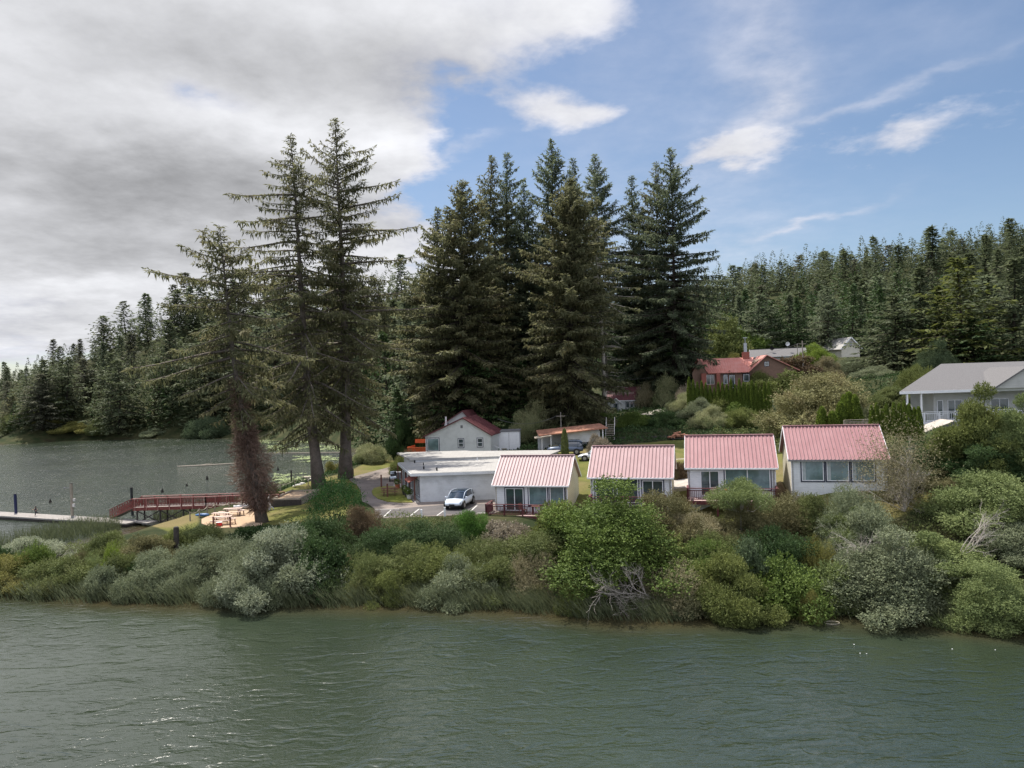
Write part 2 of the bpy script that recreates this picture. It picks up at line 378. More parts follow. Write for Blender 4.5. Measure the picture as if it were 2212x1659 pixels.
for x, y, z in [(-45, 62, .7), (-35, 62, .9), (-36, 70, 1.3), (-24, 60, 1.4), (-26, 84, 2.0), (-25, 91, 2.5), (-22, 96, 2.7), (-16, 60, 2.4), (-10, 61, 3.1), (0, 61, 2.4), (4, 62, 1.9), (4, 66, 3.3), (8, 59, 2.3), (12, 57, 2.9), (12, 62, 4.3), (12, 66, 4.6),
        (18, 54, 3.7), (20, 60, 5.3), (20, 64, 5.5), (27, 50.5, 4.3), (27, 56, 6.1), (28, 60, 6.3), (34, 52, 6.8), (42, 50, 7.6), (8, 78, 4.6), (7, 94, 5.6), (12, 88, 5.6), (0, 84, 4.3), (20, 78, 6.1), (24, 104, 6.1), (18, 98, 5.9), (30, 72, 7.4), (36, 66, 8.2),
        (46, 68, 8.8), (55, 77, 9.6), (70, 80, 10), (60, 50, 9), (-5, 105, 4.0), (4, 108, 5.1), (-14, 103, 3.2), (-18, 112, 3.4), (-20, 125, 3.5), (-2, 120, 5), (10, 118, 7.2), (24, 114, 7.2), (34, 112, 7.8), (44, 118, 9.2), (36, 106, 6.6), (34, 122, 9.6),
        (0, 140, 6.5), (22, 150, 8.7), (30, 150, 9.2), (15, 135, 7.6), (48, 145, 13.2), (60, 150, 13.5), (55, 100, 10.6), (80, 105, 12.5), (75, 130, 14.5), (100, 140, 16), (68, 176, 18), (92, 190, 19.5), (-30, 170, 8), (0, 180, 12), (40, 190, 14),
        (130, 200, 24), (60, 230, 22), (0, 240, 22), (-60, 260, 10), (-120, 280, 8), (-180, 290, 8), (-150, 290, 16), (-110, 285, 20), (-60, 285, 20), (-60, 330, 55), (-110, 330, 54), (-150, 335, 50), (-180, 340, 42), (-215, 345, 29), (-250, 370, 17), (-300, 420, 12), (-100, 300, 30), (-160, 300, 22), (0, 330, 42), (80, 310, 44), (120, 315, 52), (180, 318, 60),
        (240, 320, 66), (300, 330, 69), (160, 250, 38), (230, 250, 48), (60, 420, 44), (200, 430, 62), (-100, 430, 40), (-220, 480, 16), (-350, 680, 26), (-500, 850, 30), (-300, 800, 30), (0, 700, 40), (300, 700, 60), (0, 1500, 40), (1500, 1500, 60), (-1200, 1600, 40), (1500, 0, 60), (300, 100, 40), (150, 80, 20)]: cp(x, y, z)
CPa = np.array(CP)
asph = [Z1(*p) for p in ((470, 935), (250, 1000), (0, 1065), (-40, 1110), (60, 1160), (108, 1230), (118, 1350), (260, 1440), (285, 1560), (1700, 1500), (1900, 1500), (1900, 1300), (1400, 1300), (810, 1300), (700, 1100), (620, 985), (560, 940))]
asph = [G(x, y, 3.2)[:2] for x, y in asph]
playpad = [G(*Z6(*p), 1.8)[:2] for p in ((270, 655), (300, 640), (400, 600), (550, 570), (700, 562), (840, 482), (950, 560), (900, 720), (700, 735), (400, 750), (270, 700))]
def smooth(a, b, x):
    t = np.clip((x-a)/(b-a), 0, 1); return t*t*(3-2*t)
def tz(x, y):
    x = np.atleast_1d(np.asarray(x, float)); y = np.atleast_1d(np.asarray(y, float)); P = np.stack([x, y], 1)
    out = np.zeros(len(P))
    for s in range(0, len(P), 20000):
        q = P[s:s+20000]
        d2 = ((q[:, None, :]-CPa[None, :, :2])**2).sum(2)+6.
        w = d2**-2.0
        out[s:s+20000] = (w*CPa[:, 2]).sum(1)/w.sum(1)
    for poly, z, fe in ((asph, 3.2, 5), (playpad, 1.8, 2.5)):
        k = smooth(-fe, -.5, polyd(P, poly)); out = out*(1-k)+z*k
    d = polyd(P, land)
    sl = .32+.3*smooth(0, 30, x); sl = np.where(y > 200, .62, sl)
    ramp = d*sl
    ramp = np.where(d < 0, np.maximum(d*.13, -3.), ramp)
    out = np.where(d < 0, ramp, np.minimum(out, ramp*1.0+.05*np.minimum(d, 1)))
    rough = (np.sin(x*.9+1.3*np.sin(y*.7))*np.sin(y*1.1+x*.35))*.12
    k = 1-np.maximum(smooth(-6, -1, polyd(P, asph)), smooth(-3, -.5, polyd(P, playpad)))
    return out+rough*k*np.clip(d*.3, 0, 1)
def T(x, y): return float(tz(x, y)[0])
def gx(a, b, n): return list(np.linspace(a, b, n, endpoint=False))
xs = np.array(gx(-3000, -600, 10)+gx(-600, -250, 14)+gx(-250, -70, 30)+gx(-70, 75, 146)+gx(75, 260, 37)+gx(260, 700, 14)+gx(700, 3001, 10)+[3001.])
ys = np.array(gx(-700, 0, 6)+gx(0, 36, 8)+gx(36, 125, 100)+gx(125, 300, 50)+gx(300, 700, 36)+gx(700, 3001, 14)+[3001.])
gX, gY = np.meshgrid(xs, ys); Zt = tz(gX.ravel(), gY.ravel()).reshape(gX.shape)
ds = polyd(np.stack([gX.ravel(), gY.ravel()], 1), land).reshape(gX.shape)
def gridmesh(name, X_, Y2, Z2_, mat, smooth_=True):
    ny, nx = X_.shape; me = bpy.data.meshes.new(name)
    vs = np.stack([X_, Y2, Z2_], -1).reshape(-1, 3).astype(np.float32)
    i = np.arange((ny-1)*(nx-1)); r = i//(nx-1); c = i % (nx-1); b = r*nx+c
    fs = np.stack([b, b+1, b+nx+1, b+nx], 1)
    me.vertices.add(len(vs)); me.vertices.foreach_set('co', vs.ravel()); me.loops.add(fs.size); me.loops.foreach_set('vertex_index', fs.ravel().astype(np.int32))
    me.polygons.add(len(fs)); me.polygons.foreach_set('loop_start', (np.arange(len(fs))*4).astype(np.int32)); me.update(calc_edges=True); me.validate()
    me.polygons.foreach_set('use_smooth', np.full(len(fs), smooth_))
    me.materials.append(mat); o = bpy.data.objects.new(name, me); C.objects.link(o); return o
def mground():
    m, b = newmat('ground_cover'); a = node('ShaderNodeAttribute', attribute_name='lawn'); L_ = V(a.outputs['Fac']); co = objco()
    f = noise(co, .3, 5, .65); g = noise(co, 5, 5, .75); w = noise(co, .11, 3, .5)
    soil = mixc(maprange(f, .35, .65), (.022, .032, .012), (.055, .055, .025))
    gr = mixc(maprange(f, .3, .7), (.085, .10, .025), (.15, .145, .045)); gr = mixc(maprange(w, .42, .62)*.8, gr, (.19, .145, .075)); gr = mixc(maprange(g, .4, .8)*.45, gr, (.06, .07, .02))
    c = mixc(maprange(L_+(f-.5)*.4, .4, .6), soil, gr)
    sa = node('ShaderNodeAttribute', attribute_name='shore'); c = mixc(maprange(V(sa.outputs['Fac'])+(f-.5)*.5, .5, .9), c, (.035, .03, .016))
    link(c, b.inputs['Base Color']); b.inputs['Roughness'].default_value = .95; b.inputs['Specular IOR Level'].default_value = .1; bump(b, g, .6, .08); return m
ground = tag(gridmesh('ground', gX, gY, Zt, mground()), kind='structure')
lawnpoly = [[(-8, 98), (-4, 99), (1, 104), (6, 101), (8, 105), (14, 102), (24, 104), (30, 103), (24, 84), (30, 66), (33, 57), (31, 52), (22, 51), (16, 54), (12, 60), (6, 68), (4, 74), (2, 92), (-2, 96)],
            [g2(560, 1083, 2), g2(640, 1053, 2), g2(690, 1040, 2.4), g2(760, 1020, 2.8), g2(860, 985, 3.2), g2(880, 1000, 3.2), g2(790, 1040, 3), g2(770, 1120, 2.6), g2(640, 1130, 2), g2(560, 1130, 2)],
            [g2(300, 1135, 1), g2(330, 1115, 1.3), g2(430, 1112, 1.6), g2(430, 1145, 1.5), g2(380, 1160, 1)]]
PP = np.stack([gX.ravel(), gY.ravel()], 1); lw = np.full(len(PP), -9.)
for p in lawnpoly: lw = np.maximum(lw, polyd(PP, p))
for nm, dat in (('lawn', np.clip(lw/1.2*.5+.5, 0, 1)), ('shore', np.clip(1-np.abs(ds.ravel())/.9, 0, 1))):
    a = ground.data.attributes.new(nm, 'FLOAT', 'POINT'); a.data.foreach_set('value', dat.astype(np.float32))
# water
wx = np.array(gx(-6000, -300, 8)+gx(-300, -80, 24)+gx(-80, 75, 156)+gx(75, 300, 16)+[300, 6000.]); wy = np.array(gx(-3000, -20, 6)+gx(-20, 40, 30)+gx(40, 100, 110)+gx(100, 300, 80)+gx(300, 7001, 20)+[7001.])
wX, wY = np.meshgrid(wx, wy); wd_ = polyd(np.stack([wX.ravel(), wY.ravel()], 1), land)
def mwater():
    m, b = newmat('lake_water'); co = objco(); a = node('ShaderNodeAttribute', attribute_name='depth'); D = V(a.outputs['Fac'])
    mp = node('ShaderNodeMapping'); mp.inputs['Scale'].default_value = (.42, 1., 1.); mp.inputs['Rotation'].default_value = (0, 0, R(-9)); link(co, mp.inputs[0])
    n1 = noise(mp.outputs[0], 1.15, 3, .55, .5); n2 = noise(mp.outputs[0], 3.1, 4, .6, .4); n3 = noise(mp.outputs[0], .22, 3, .5, .3); n4 = noise(co, 8., 3, .6)
    gust = maprange(noise(co, .035, 3, .55), .35, .65, .6, 1.1)
    r1 = 1.-V.math('ABSOLUTE', n1*2.-1.); r2 = 1.-V.math('ABSOLUTE', n2*2.-1.)
    h = n1*.5+r1*.34+r2*.14+n2*.12+n4*.04
    pat = noise(co, .05, 4, .6)
    deep = mixc(maprange(pat, .3, .7), (.022, .032, .020), (.032, .044, .027))
    c = mixc(maprange(D+(n3-.5)*.6, .2, 1.7), (.055, .042, .02), deep)
    link(c, b.inputs['Base Color']); b.inputs['Roughness'].default_value = .1; b.inputs['IOR'].default_value = 1.95; b.inputs['Specular IOR Level'].default_value = .5
    bn = node('ShaderNodeBump', Distance=.8); sw = node('ShaderNodeSeparateXYZ'); link(co, sw.inputs[0]); wind = maprange(V(sw.outputs[1]), 70., 110., .36, .85)
    link(gust*wind, bn.inputs['Strength']); link(h, bn.inputs['Height']); link(bn.outputs[0], b.inputs['Normal']); return m
water = tag(gridmesh('water', wX, wY, wX*0., mwater()), kind='structure')
a = water.data.attributes.new('depth', 'FLOAT', 'POINT'); a.data.foreach_set('value', np.clip(-wd_*.28, 0, 4).astype(np.float32))

# ------------------------------------------------------------------ foliage generators
def norm(a): return a/np.maximum(np.linalg.norm(a, axis=-1, keepdims=True), 1e-9)
class Leaves:
    def __init__(s): s.b = []; s.d = []; s.n = []; s.l = []; s.w = []; s.t = []
    def add(s, base, d, nrm, ln, wd, tone):
        n = len(base); s.b.append(base); s.d.append(norm(d)); s.n.append(norm(nrm)); s.l.append(np.broadcast_to(ln, n)); s.w.append(np.broadcast_to(wd, n)); s.t.append(np.broadcast_to(tone, n))
    def build(s, name, mat, parent=None, mid=.45, link_=True):
        b = np.concatenate(s.b); d = np.concatenate(s.d); nn = np.concatenate(s.n); l = np.concatenate(s.l)[:, None]; w = np.concatenate(s.w)[:, None]; t = np.concatenate(s.t)
        side = norm(np.cross(d, nn)); nn = np.cross(side, d); N = len(b)
        v = np.stack([b, b+d*l*mid+side*w*.5+nn*l*.06, b+d*l, b+d*l*mid-side*w*.5+nn*l*.06], 1).reshape(-1, 3).astype(np.float32)
        me = bpy.data.meshes.new(name); me.vertices.add(4*N); me.vertices.foreach_set('co', v.ravel())
        me.loops.add(4*N); me.loops.foreach_set('vertex_index', np.arange(4*N, dtype=np.int32)); me.polygons.add(N)
        me.polygons.foreach_set('loop_start', (np.arange(N)*4).astype(np.int32)); me.update(calc_edges=True)
        a = me.attributes.new('tone', 'FLOAT', 'FACE'); a.data.foreach_set('value', t.astype(np.float32))
        me.materials.append(mat); o = bpy.data.objects.new(name, me)
        if link_: C.objects.link(o)
        if parent: o.parent = parent
        return o
def spruce(seed, Ht, Rm, cb=.12, n=170, step=.32, tw=.9, kl=.55, kw=.17, mat=None, bark=None, top=.75, droop=.25, gap=.0, rtr=.5, lean=(0, 0), irregular=.35, dead=0, fill=3, keep=None, rise=.5, limbr=1., snag=None, low=.55, extra=(), hang=0):
    rg = np.random.default_rng(seed); L = Leaves(); mb = MB()
    def axis(z): q = z/Ht; return np.array([lean[0]*q+.25*math.sin(q*5+seed), lean[1]*q+.2*math.cos(q*4+seed), z])
    zs = np.linspace(0, Ht, 12)
    mb.tube([axis(z) for z in zs], [rtr*(1-.97*(z/Ht)**.8)+(.25*rtr if z == 0 else 0) for z in zs], 10)
    ga = rg.uniform(0, 6)
    lob = rg.uniform(0, 6.28, 4); az0 = 0
    for i in range(n+len(extra)):
        f = min(.999, (i+rg.uniform(0, 1))/n); f = f**1.0; t = cb+(1-cb)*f; z = t*Ht; u = f
        az0 += 2.4+rg.normal()*.35; a_ = az0
        prof = min(1, (1-u)**top*1.12+.02)*(1 if u < .85 else .55+3*(1-u))*min(1, low+u*2.0)
        Lb = 1.5*Rm*prof*(1-irregular*rg.uniform(0, 1))*(1+.18*math.sin(a_*2+lob[0]+u*9)+.18*math.sin(a_+lob[1]+u*21))
        if rg.uniform() < gap: Lb *= rg.uniform(.2, .6)
        if keep and not keep(u, a_, rg): continue
        if Lb < .25: Lb = .25
        inc = R(-14+(12+60*rise)*u**1.3)+rg.normal()*.12
        if i >= n: zf_, a_, Lb, inc = extra[i-n]; z = zf_*Ht; u = .75; inc = R(inc)
        o = axis(z); dh = np.array([math.cos(a_), math.sin(a_), 0.])
        m = max(3, int(Lb/step)); s = np.linspace(.1 if Lb < 2 else .18, 1, m)+rg.uniform(-.02, .02, m)
        P = o+dh*(s*Lb*math.cos(inc))[:, None]; P[:, 2] += Lb*(math.sin(inc)*s-droop*s**1.6*(1-u*.7)+.28*droop*s**5)
        ns = 5; ss = np.linspace(0, 1, ns); Q = o+dh*(ss*Lb*math.cos(inc))[:, None]; Q[:, 2] += Lb*(math.sin(inc)*ss-droop*ss**1.6*(1-u*.7)+.28*droop*ss**5)
        mb.tube(Q, [max(.015, (.017*Lb+.02)*limbr*(1-.85*q)) for q in ss], 4, cap=False)
        T_ = np.gradient(P, axis=0); T_ = norm(T_); sd_ = np.cross(T_, np.array([0, 0, 1.])); sd_ = norm(sd_)
        lat = np.minimum(tw, .36*Lb)*(1.12-.75*s)*rg.uniform(.6, 1.15, m)
        for sg in (-1, 1, 0)[:fill]:
            for rep in range(1 if sg else 1):
                D = T_*rg.uniform(.35, .8, (m, 1))+sd_*sg*rg.uniform(.5, 1., (m, 1)); D[:, 2] -= rg.uniform(.05, .55, m)*(1. if sg else 1.6)
                D = norm(D); ln = lat if sg else np.full(m, kl*.8)
                kk = max(1, int(round(float(ln.mean())/(kl*.55))))
                tone = rg.uniform(.1, .9)*.5
                for q in range(kk):
                    fr = (q/kk)
                    B = P+D*(ln*fr)[:, None]+rg.normal(0, .04, (m, 3))
                    D2 = D+rg.normal(0, .32, (m, 3)); D2[:, 2] -= .18*fr
                    nn = np.array([0, 0, 1.])+rg.normal(0, .55, (m, 3))
                    L.add(B, D2, nn, kl*rg.uniform(.7, 1.25, m), kw*rg.uniform(.7, 1.3, m), np.clip(tone+rg.uniform(0, .5, m)+.15*s, 0, 1))
        for hh in range(hang if Lb > 1.2 else 0):
            sdx = rg.uniform(-1, 1, (m, 1)); B = P+sd_*sdx*(lat*.55)[:, None]+rg.normal(0, .08, (m, 3)); D = rg.normal(0, .28, (m, 3)); D[:, 2] -= 1.
            lh = rg.uniform(.35, 1.0, m)*min(1.25, .35+.16*Lb)
            L.add(B, D, rg.normal(0, 1, (m, 3)), lh, kw*rg.uniform(.8, 1.4, m), np.clip(rg.uniform(.0, .7, m), 0, 1))
    # leader
    m = 14; zz = np.linspace(Ht*.965, Ht*1.0, m); B = np.stack([axis(z) for z in zz]); an = rg.uniform(0, 6.3, m)
    L.add(B, np.stack([np.cos(an)*.6, np.sin(an)*.6, np.full(m, .8)], 1), rg.normal(0, 1, (m, 3)), kl*.42, kw*.6, .4)
    if snag: snag(mb, axis, rg)
    return L, mb, axis
def shrub(seed, Rr=2.5, Ht=3., lobes=16, n=9000, ls=.17, up_=.35, sprig=.25, lobr=(.28, .5), flat=.0, stemr=.05, base=.0, aspect=1.7, hollow=.62, trunk=0.):
    """crown of leaf clumps round a middle; base = height where the crown begins"""
    rg = np.random.default_rng(seed); L = Leaves(); mb = MB()
    cs = []
    for i in range(lobes):
        a_ = i*2.4+rg.normal()*.4; q = math.sqrt((i+.5)/lobes); zf = (1-q*q)**.5*rg.uniform(.55, 1.) if rg.uniform() < .75 else rg.uniform(.1, .5)
        r = Rr*rg.uniform(*lobr)
        ou = rg.uniform(.72, 1.22)
        cs.append((math.cos(a_)*q*(Rr-r*.9)*ou, math.sin(a_)*q*(Rr-r*.9)*ou, base+max(r*.45, zf*(Ht-base)*rg.uniform(.8, 1.1)-r*.7), r))
    cs = np.array(cs); rr = cs[:, 3]; k = rg.choice(lobes, n, p=rr**2/(rr**2).sum())
    d = rg.normal(0, 1, (n, 3)); d[:, 2] = d[:, 2]+up_; d = norm(d)
    # bumpy lobes: smaller clumps on each
    bump_ = .84+.26*np.sin(d[:, 0]*8+k*2.1)*np.sin(d[:, 1]*7+k*1.3)*np.cos(d[:, 2]*6+k)+.12*np.sin(d[:, 2]*13+k)*np.sin(d[:, 0]*15)
    depth = 1-rg.uniform(0, 1, n)**2.2*.35
    P = cs[k, :3]+d*(rr[k]*bump_*depth)[:, None]*np.array([1, 1, .85])
    # skip leaves deep inside other lobes
    dd = np.linalg.norm((P[:, None, :]-cs[None, :, :3])/np.array([1, 1, .85]), axis=2)/rr[None]; dd[np.arange(n), k] = 9
    ok = (dd.min(1) > hollow) & (P[:, 2] > .02)
    P, d, kk = P[ok], d[ok], k[ok]; m = len(P)
    tone0 = rg.uniform(0, .45, lobes)
    D = norm(np.cross(d, rg.normal(0, 1, (m, 3))))+d*rg.uniform(.1, .9, (m, 1)); D[:, 2] += .15
    L.add(P, D, d+rg.normal(0, .55, (m, 3)), ls*rg.uniform(.65, 1.35, m), ls/aspect*rg.uniform(.7, 1.3, m), np.clip(tone0[kk]+rg.uniform(0, .55, m), 0, 1))
    # sprigs beyond the outline
    ns = int(n*sprig/8); ki = rg.choice(lobes, ns); ds_ = rg.normal(0, 1, (ns, 3)); ds_[:, 2] = np.abs(ds_[:, 2])*.8+.1; ds_ = norm(ds_)
    for q in range(8):
        B = cs[ki, :3]+ds_*(rr[ki]*(.9+.045*q*rg.uniform(.6, 1.3, ns)))[:, None]+rg.normal(0, ls*.3, (ns, 3))
        okk = B[:, 2] > .05
        L.add(B[okk], (ds_+rg.normal(0, .6, (ns, 3)))[okk], rg.normal(0, 1, (ns, 3))[okk], ls*rg.uniform(.7, 1.2, okk.sum()), ls/aspect, np.clip(tone0[ki][okk]+rg.uniform(.15, .6, okk.sum()), 0, 1))
    tp = (0, 0, max(base*.9, .25*Ht))
    nstem = 1 if trunk else 5
    for i in range(nstem):
        a_ = i*1.3+seed; q = 0 if trunk else .18*Rr
        mb.tube([(math.cos(a_)*q*.5, math.sin(a_)*q*.5, -.5), (math.cos(a_)*q, math.sin(a_)*q, tp[2]*.5), (math.cos(a_)*q*1.3, math.sin(a_)*q*1.3, tp[2])], [trunk or stemr, (trunk or stemr)*.8, (trunk or stemr)*.6], 6)
    for c in cs:
        a0 = Vector((c[0]*.12, c[1]*.12, tp[2]*.9)); b0 = Vector(c[:3]); m_ = a0.lerp(b0, .5)+Vector((0, 0, -.1*Rr)); m_.z = max(m_.z, .1)
        mb.tube([a0, m_, b0], [(trunk or stemr)*.5, stemr*.6, stemr*.3], 4, cap=False)
    return L, mb
def column_leaves(seed, Ht=4, Rr=.55, n=4200, ls=.2):
    rg = np.random.default_rng(seed); L = Leaves(); u = rg.uniform(0, 1, n)**1.15; a_ = rg.uniform(0, 6.283, n)
    r = Rr*np.minimum(1, (1-u)**.5*1.35)*np.minimum(1, .75+u*2)*(1+.12*np.sin(a_*5+u*9))*rg.uniform(.82, 1.05, n)
    P = np.stack([np.cos(a_)*r, np.sin(a_)*r, u*Ht*.96+.03], 1)
    D = np.stack([np.cos(a_)*.35, np.sin(a_)*.35, np.ones(n)], 1)+rg.normal(0, .25, (n, 3))
    L.add(P, D, np.stack([np.cos(a_), np.sin(a_), np.full(n, .2)], 1)+rg.normal(0, .5, (n, 3)), ls*rg.uniform(.6, 1.3, n), ls*.42, rg.uniform(0, 1, n))
    mb = MB().tube([(0, 0, -.4), (0, 0, Ht*.5), (0, 0, Ht*.93)], [.07, .05, .01], 6)
    return L, mb
def twigs(seed, root, n=9, ln=4., r=.06, depth=3, spread=.7, gravity=.0, up_=.2, first=None):
    """bare branches, forking"""
    rg = random.Random(seed); mb = MB()
    def grow(p, d, l, rad, lev):
        pts = [p]; q = p
        for i in range(4):
            d = (d+Vector((rg.gauss(0, .18), rg.gauss(0, .18), rg.gauss(0, .18)-gravity))).normalized(); q = q+d*l/4; pts.append(q)
        mb.tube(pts, [rad, rad*.85, rad*.7, rad*.55, rad*.4], 5 if lev > 1 else 3, cap=False)
        if lev:
            for k in range(5 if lev > 1 else 4):
                a_ = pts[rg.choice((1, 2, 3, 4))]; nd = (d+Vector((rg.gauss(0, spread), rg.gauss(0, spread), rg.gauss(0, spread)+.1))).normalized(); grow(a_, nd, l*rg.uniform(.4, .7), rad*.5, lev-1)
    for i in range(n):
        d = Vector(first).normalized() if first else Vector((0, 0, 1)); d = (d+Vector((rg.gauss(0, spread), rg.gauss(0, spread), rg.gauss(0, spread)*.6+up_))).normalized()
        grow(Vector(root), d, ln*rg.uniform(.6, 1.1), r, depth)
    return mb

# leaf colours (real-world, linear)
FM = {}
FM['spruce'] = foliage('grey_green_spruce_needles', (.072, .084, .040), (.22, .228, .115), (.20, .175, .10), .5)
FM['hero'] = foliage('dark_olive_needles', (.070, .080, .040), (.235, .235, .12), (.21, .185, .10), .5)
FM['bluespruce'] = foliage('blue_green_needles', (.060, .085, .054), (.195, .228, .13), None, .5)
FM['far'] = foliage('hill_forest_needles', (.045, .062, .034), (.155, .185, .095), (.17, .175, .09), .42, scale=.12, var=.9)
FM['warmfar'] = foliage('greyish_brown_forest_needles', (.055, .062, .04), (.16, .16, .105), (.11, .13, .07), .42, scale=.12, var=.8)
FM['limefir'] = foliage('sunlit_yellow_green_needles', (.05, .075, .02), (.17, .19, .05), (.12, .13, .04), .45)
FM['dead'] = foliage('reddish_brown_dead_twigs', (.12, .075, .058), (.31, .21, .16), None, .25)
def fol(k, a, b, c=None, t=.24): FM[k] = foliage(k, a, b, c, t)
fol('bluegreen', (0.045, 0.07, 0.036), (0.15, 0.20, 0.10)); fol('sage', (.09, .12, .06), (.30, .33, .20), (.16, .19, .10)); fol('palesage', (.15, .18, .10), (.40, .43, .30), (.22, .25, .14))
fol('olive', (.065, .095, .03), (.215, .245, .085), (.13, .13, .05)); fol('brownolive', (.08, .085, .035), (.235, .215, .10), (.14, .12, .055))
fol('green', (.045, .085, .02), (.19, .26, .055), (.10, .15, .035)); fol('brightgreen', (.035, .09, .016), (.12, .24, .04), None)
fol('lime', (.10, .16, .02), (.28, .36, .06)); fol('yellow', (.11, .12, .03), (.32, .30, .09), (.22, .20, .07))
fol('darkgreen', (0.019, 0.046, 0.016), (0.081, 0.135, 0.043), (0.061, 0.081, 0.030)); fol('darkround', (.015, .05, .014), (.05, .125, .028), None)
fol('yellowgreen', (.07, .095, .025), (.24, .27, .08), (.13, .155, .05)); fol('pinktan', (.17, .14, .10), (.38, .33, .25), (.15, .16, .08))
fol('rust', (.08, .055, .035), (.22, .16, .09), (.11, .11, .05)); fol('cream', (.16, .19, .07), (.48, .48, .27), (.18, .23, .09))
fol('tan', (0.15, 0.135, 0.07), (0.36, 0.32, 0.19), (0.216, 0.230, 0.108)); fol('arb', (0.055, 0.095, 0.018), (0.24, 0.32, 0.055), None, 0.472); fol('alder', (0.074, 0.115, 0.038), (0.297, 0.351, 0.135), (0.162, 0.203, 0.068))

# ------------------------------------------------------------------ tree kinds, each copied
def make_tree(name, LM, fmat, bark, crown='crown', stem='trunk', loc=(0, 0, 0)):
    L, mb = LM[:2]; root = empty(name, loc); L.build(crown, fmat, root); mb.build(stem, bark, root, True); return root
def place(proto, loc, s=(1, 1, 1), rz=0, label=None, cat=None, group=None, fmat=None, used={}):
    if proto.name not in used: used[proto.name] = 1; o = proto
    else: o = copy_tree(proto)
    o.location = loc; o.scale = s; o.rotation_euler = (0, 0, rz)
    for k in ('label', 'category', 'group'):
        if k in o: del o[k]
    tag(o, label, cat, group)
    if fmat is not None:
        for ch in o.children:
            if ch.name.startswith(('crown', 'leaves')): ch.material_slots[0].link = 'OBJECT'; ch.material_slots[0].material = fmat
    return o
SEED = [100]
# --- three big spruces on the near point
def ivy_keep(u, a_, rg): return True
def hero(px_base, py_base, Yb, px_top, py_top, label, seed, **kw):
    b = at(px_base, py_base, Yb); t = at(px_top, py_top, Yb); zb = T(b[0], b[1])-.2
    L, mb, ax = spruce(seed, t[2]-zb, lean=(t[0]-b[0], 0), **kw)
    r = empty('spruce_tree', (b[0], b[1], zb), 0, label, 'tree', 'tall spruces on the point by the dock')
    L.build('crown', kw['mat'], r); mb.build('trunk', kw['bark'], r, True); return r, ax
hk = dict(mat=FM['hero'], bark=M['bark'])
def limb_snag(mb, axis, rg):
    for z, a_, l in ((17, -.3, 4.5), (22, 3.4, 4), (14, .5, 3.5), (12.5, 2.7, 3.5), (19, 3.0, 5.5), (10.5, 3.3, 2)):
        o = Vector(axis(z)); d = Vector((math.cos(a_), math.sin(a_)*.6, .45))
        mb.tube([o, o+d*l*.5, o+d*l*.8+Vector((0, 0, .5)), o+d*l+Vector((math.cos(a_)*.6, 0, -.4))], [.13, .09, .06, .03], 5)
rA, axA = hero(690, 1058, 91, 622, 290, 'middle of three towering spruces on the point, trunk bending left, top before the clouds', 3, extra=((.83, 3.2, 8.4, 6), (.765, 3.05, 8., 4), (.70, 3.3, 8.6, -2), (.62, 2.9, 8., 0), (.8, .2, 4.5, 15)), Rm=7.4, cb=.15, n=240, low=.5, step=.42, tw=1.5, hang=2, kl=.55, kw=.165, top=.62, droop=.34, gap=.32, rtr=.78, irregular=.55, rise=.45, snag=limb_snag, **hk)
rB, axB = hero(748, 1042, 95, 729, 260, 'tallest spruce of the three on the point, straight grey trunk beside the road', 12, extra=((.69, -.1, 10.5, 4), (.80, .1, 8, 14), (.75, -.25, 8.5, 12), (.6, .05, 9.5, 8), (.9, .3, 5., 20), (.5, -.1, 10, 10)), Rm=7.8, cb=.17, n=240, low=.5, step=.42, tw=1.6, hang=2, kl=.58, kw=.17, top=.62, droop=.30, gap=.3, rtr=.85, irregular=.5, rise=.75, snag=limb_snag, **hk)
rC, axC = hero(563, 1128, 72.6, 468, 487, 'leaning short spruce of the three on the point with reddish brown twigs shrouding its trunk', 21, extra=((.80, 3.14, 8.0, 16), (.72, 3.3, 6.5, 8), (.76, 0, 5.5, 22), (.82, .2, 5, 30), (.6, 3.0, 6.5, 0)), Rm=5.8, cb=.36, n=125, low=.35, step=.36, tw=1.6, hang=2, kl=.5, kw=.16, top=.5, droop=.22, gap=.4, rtr=.55, irregular=.45, rise=.5, **hk)
rg = np.random.default_rng(5); L = Leaves()
for z0, z1, rr_, n in ((1.4, 9.2, 1.95, 8500), (8.0, 11.5, 1.0, 2200), (11.2, 15, 1.0, 1300)):
    z = rg.uniform(z0, z1, n); a_ = rg.uniform(0, 6.283, n); q = np.sqrt(rg.uniform(.02, 1, n))*rr_*np.sin(np.clip((z-z0)/(z1-z0), .04, .96)*math.pi)**.45*(.8+.35*np.sin(a_*3+z*2))
    B = np.stack([axC(k) for k in z]); B = B+np.stack([np.cos(a_)*q, np.sin(a_)*q, 0*z], 1)
    L.add(B, np.stack([np.cos(a_), np.sin(a_), rg.normal(-.2, .7, n)], 1)+rg.normal(0, .35, (n, 3)), rg.normal(0, 1, (n, 3)), rg.uniform(.35, .95, n), .05, rg.uniform(0, 1, n))
o = L.build('dead_twigs', FM['dead'], rC)
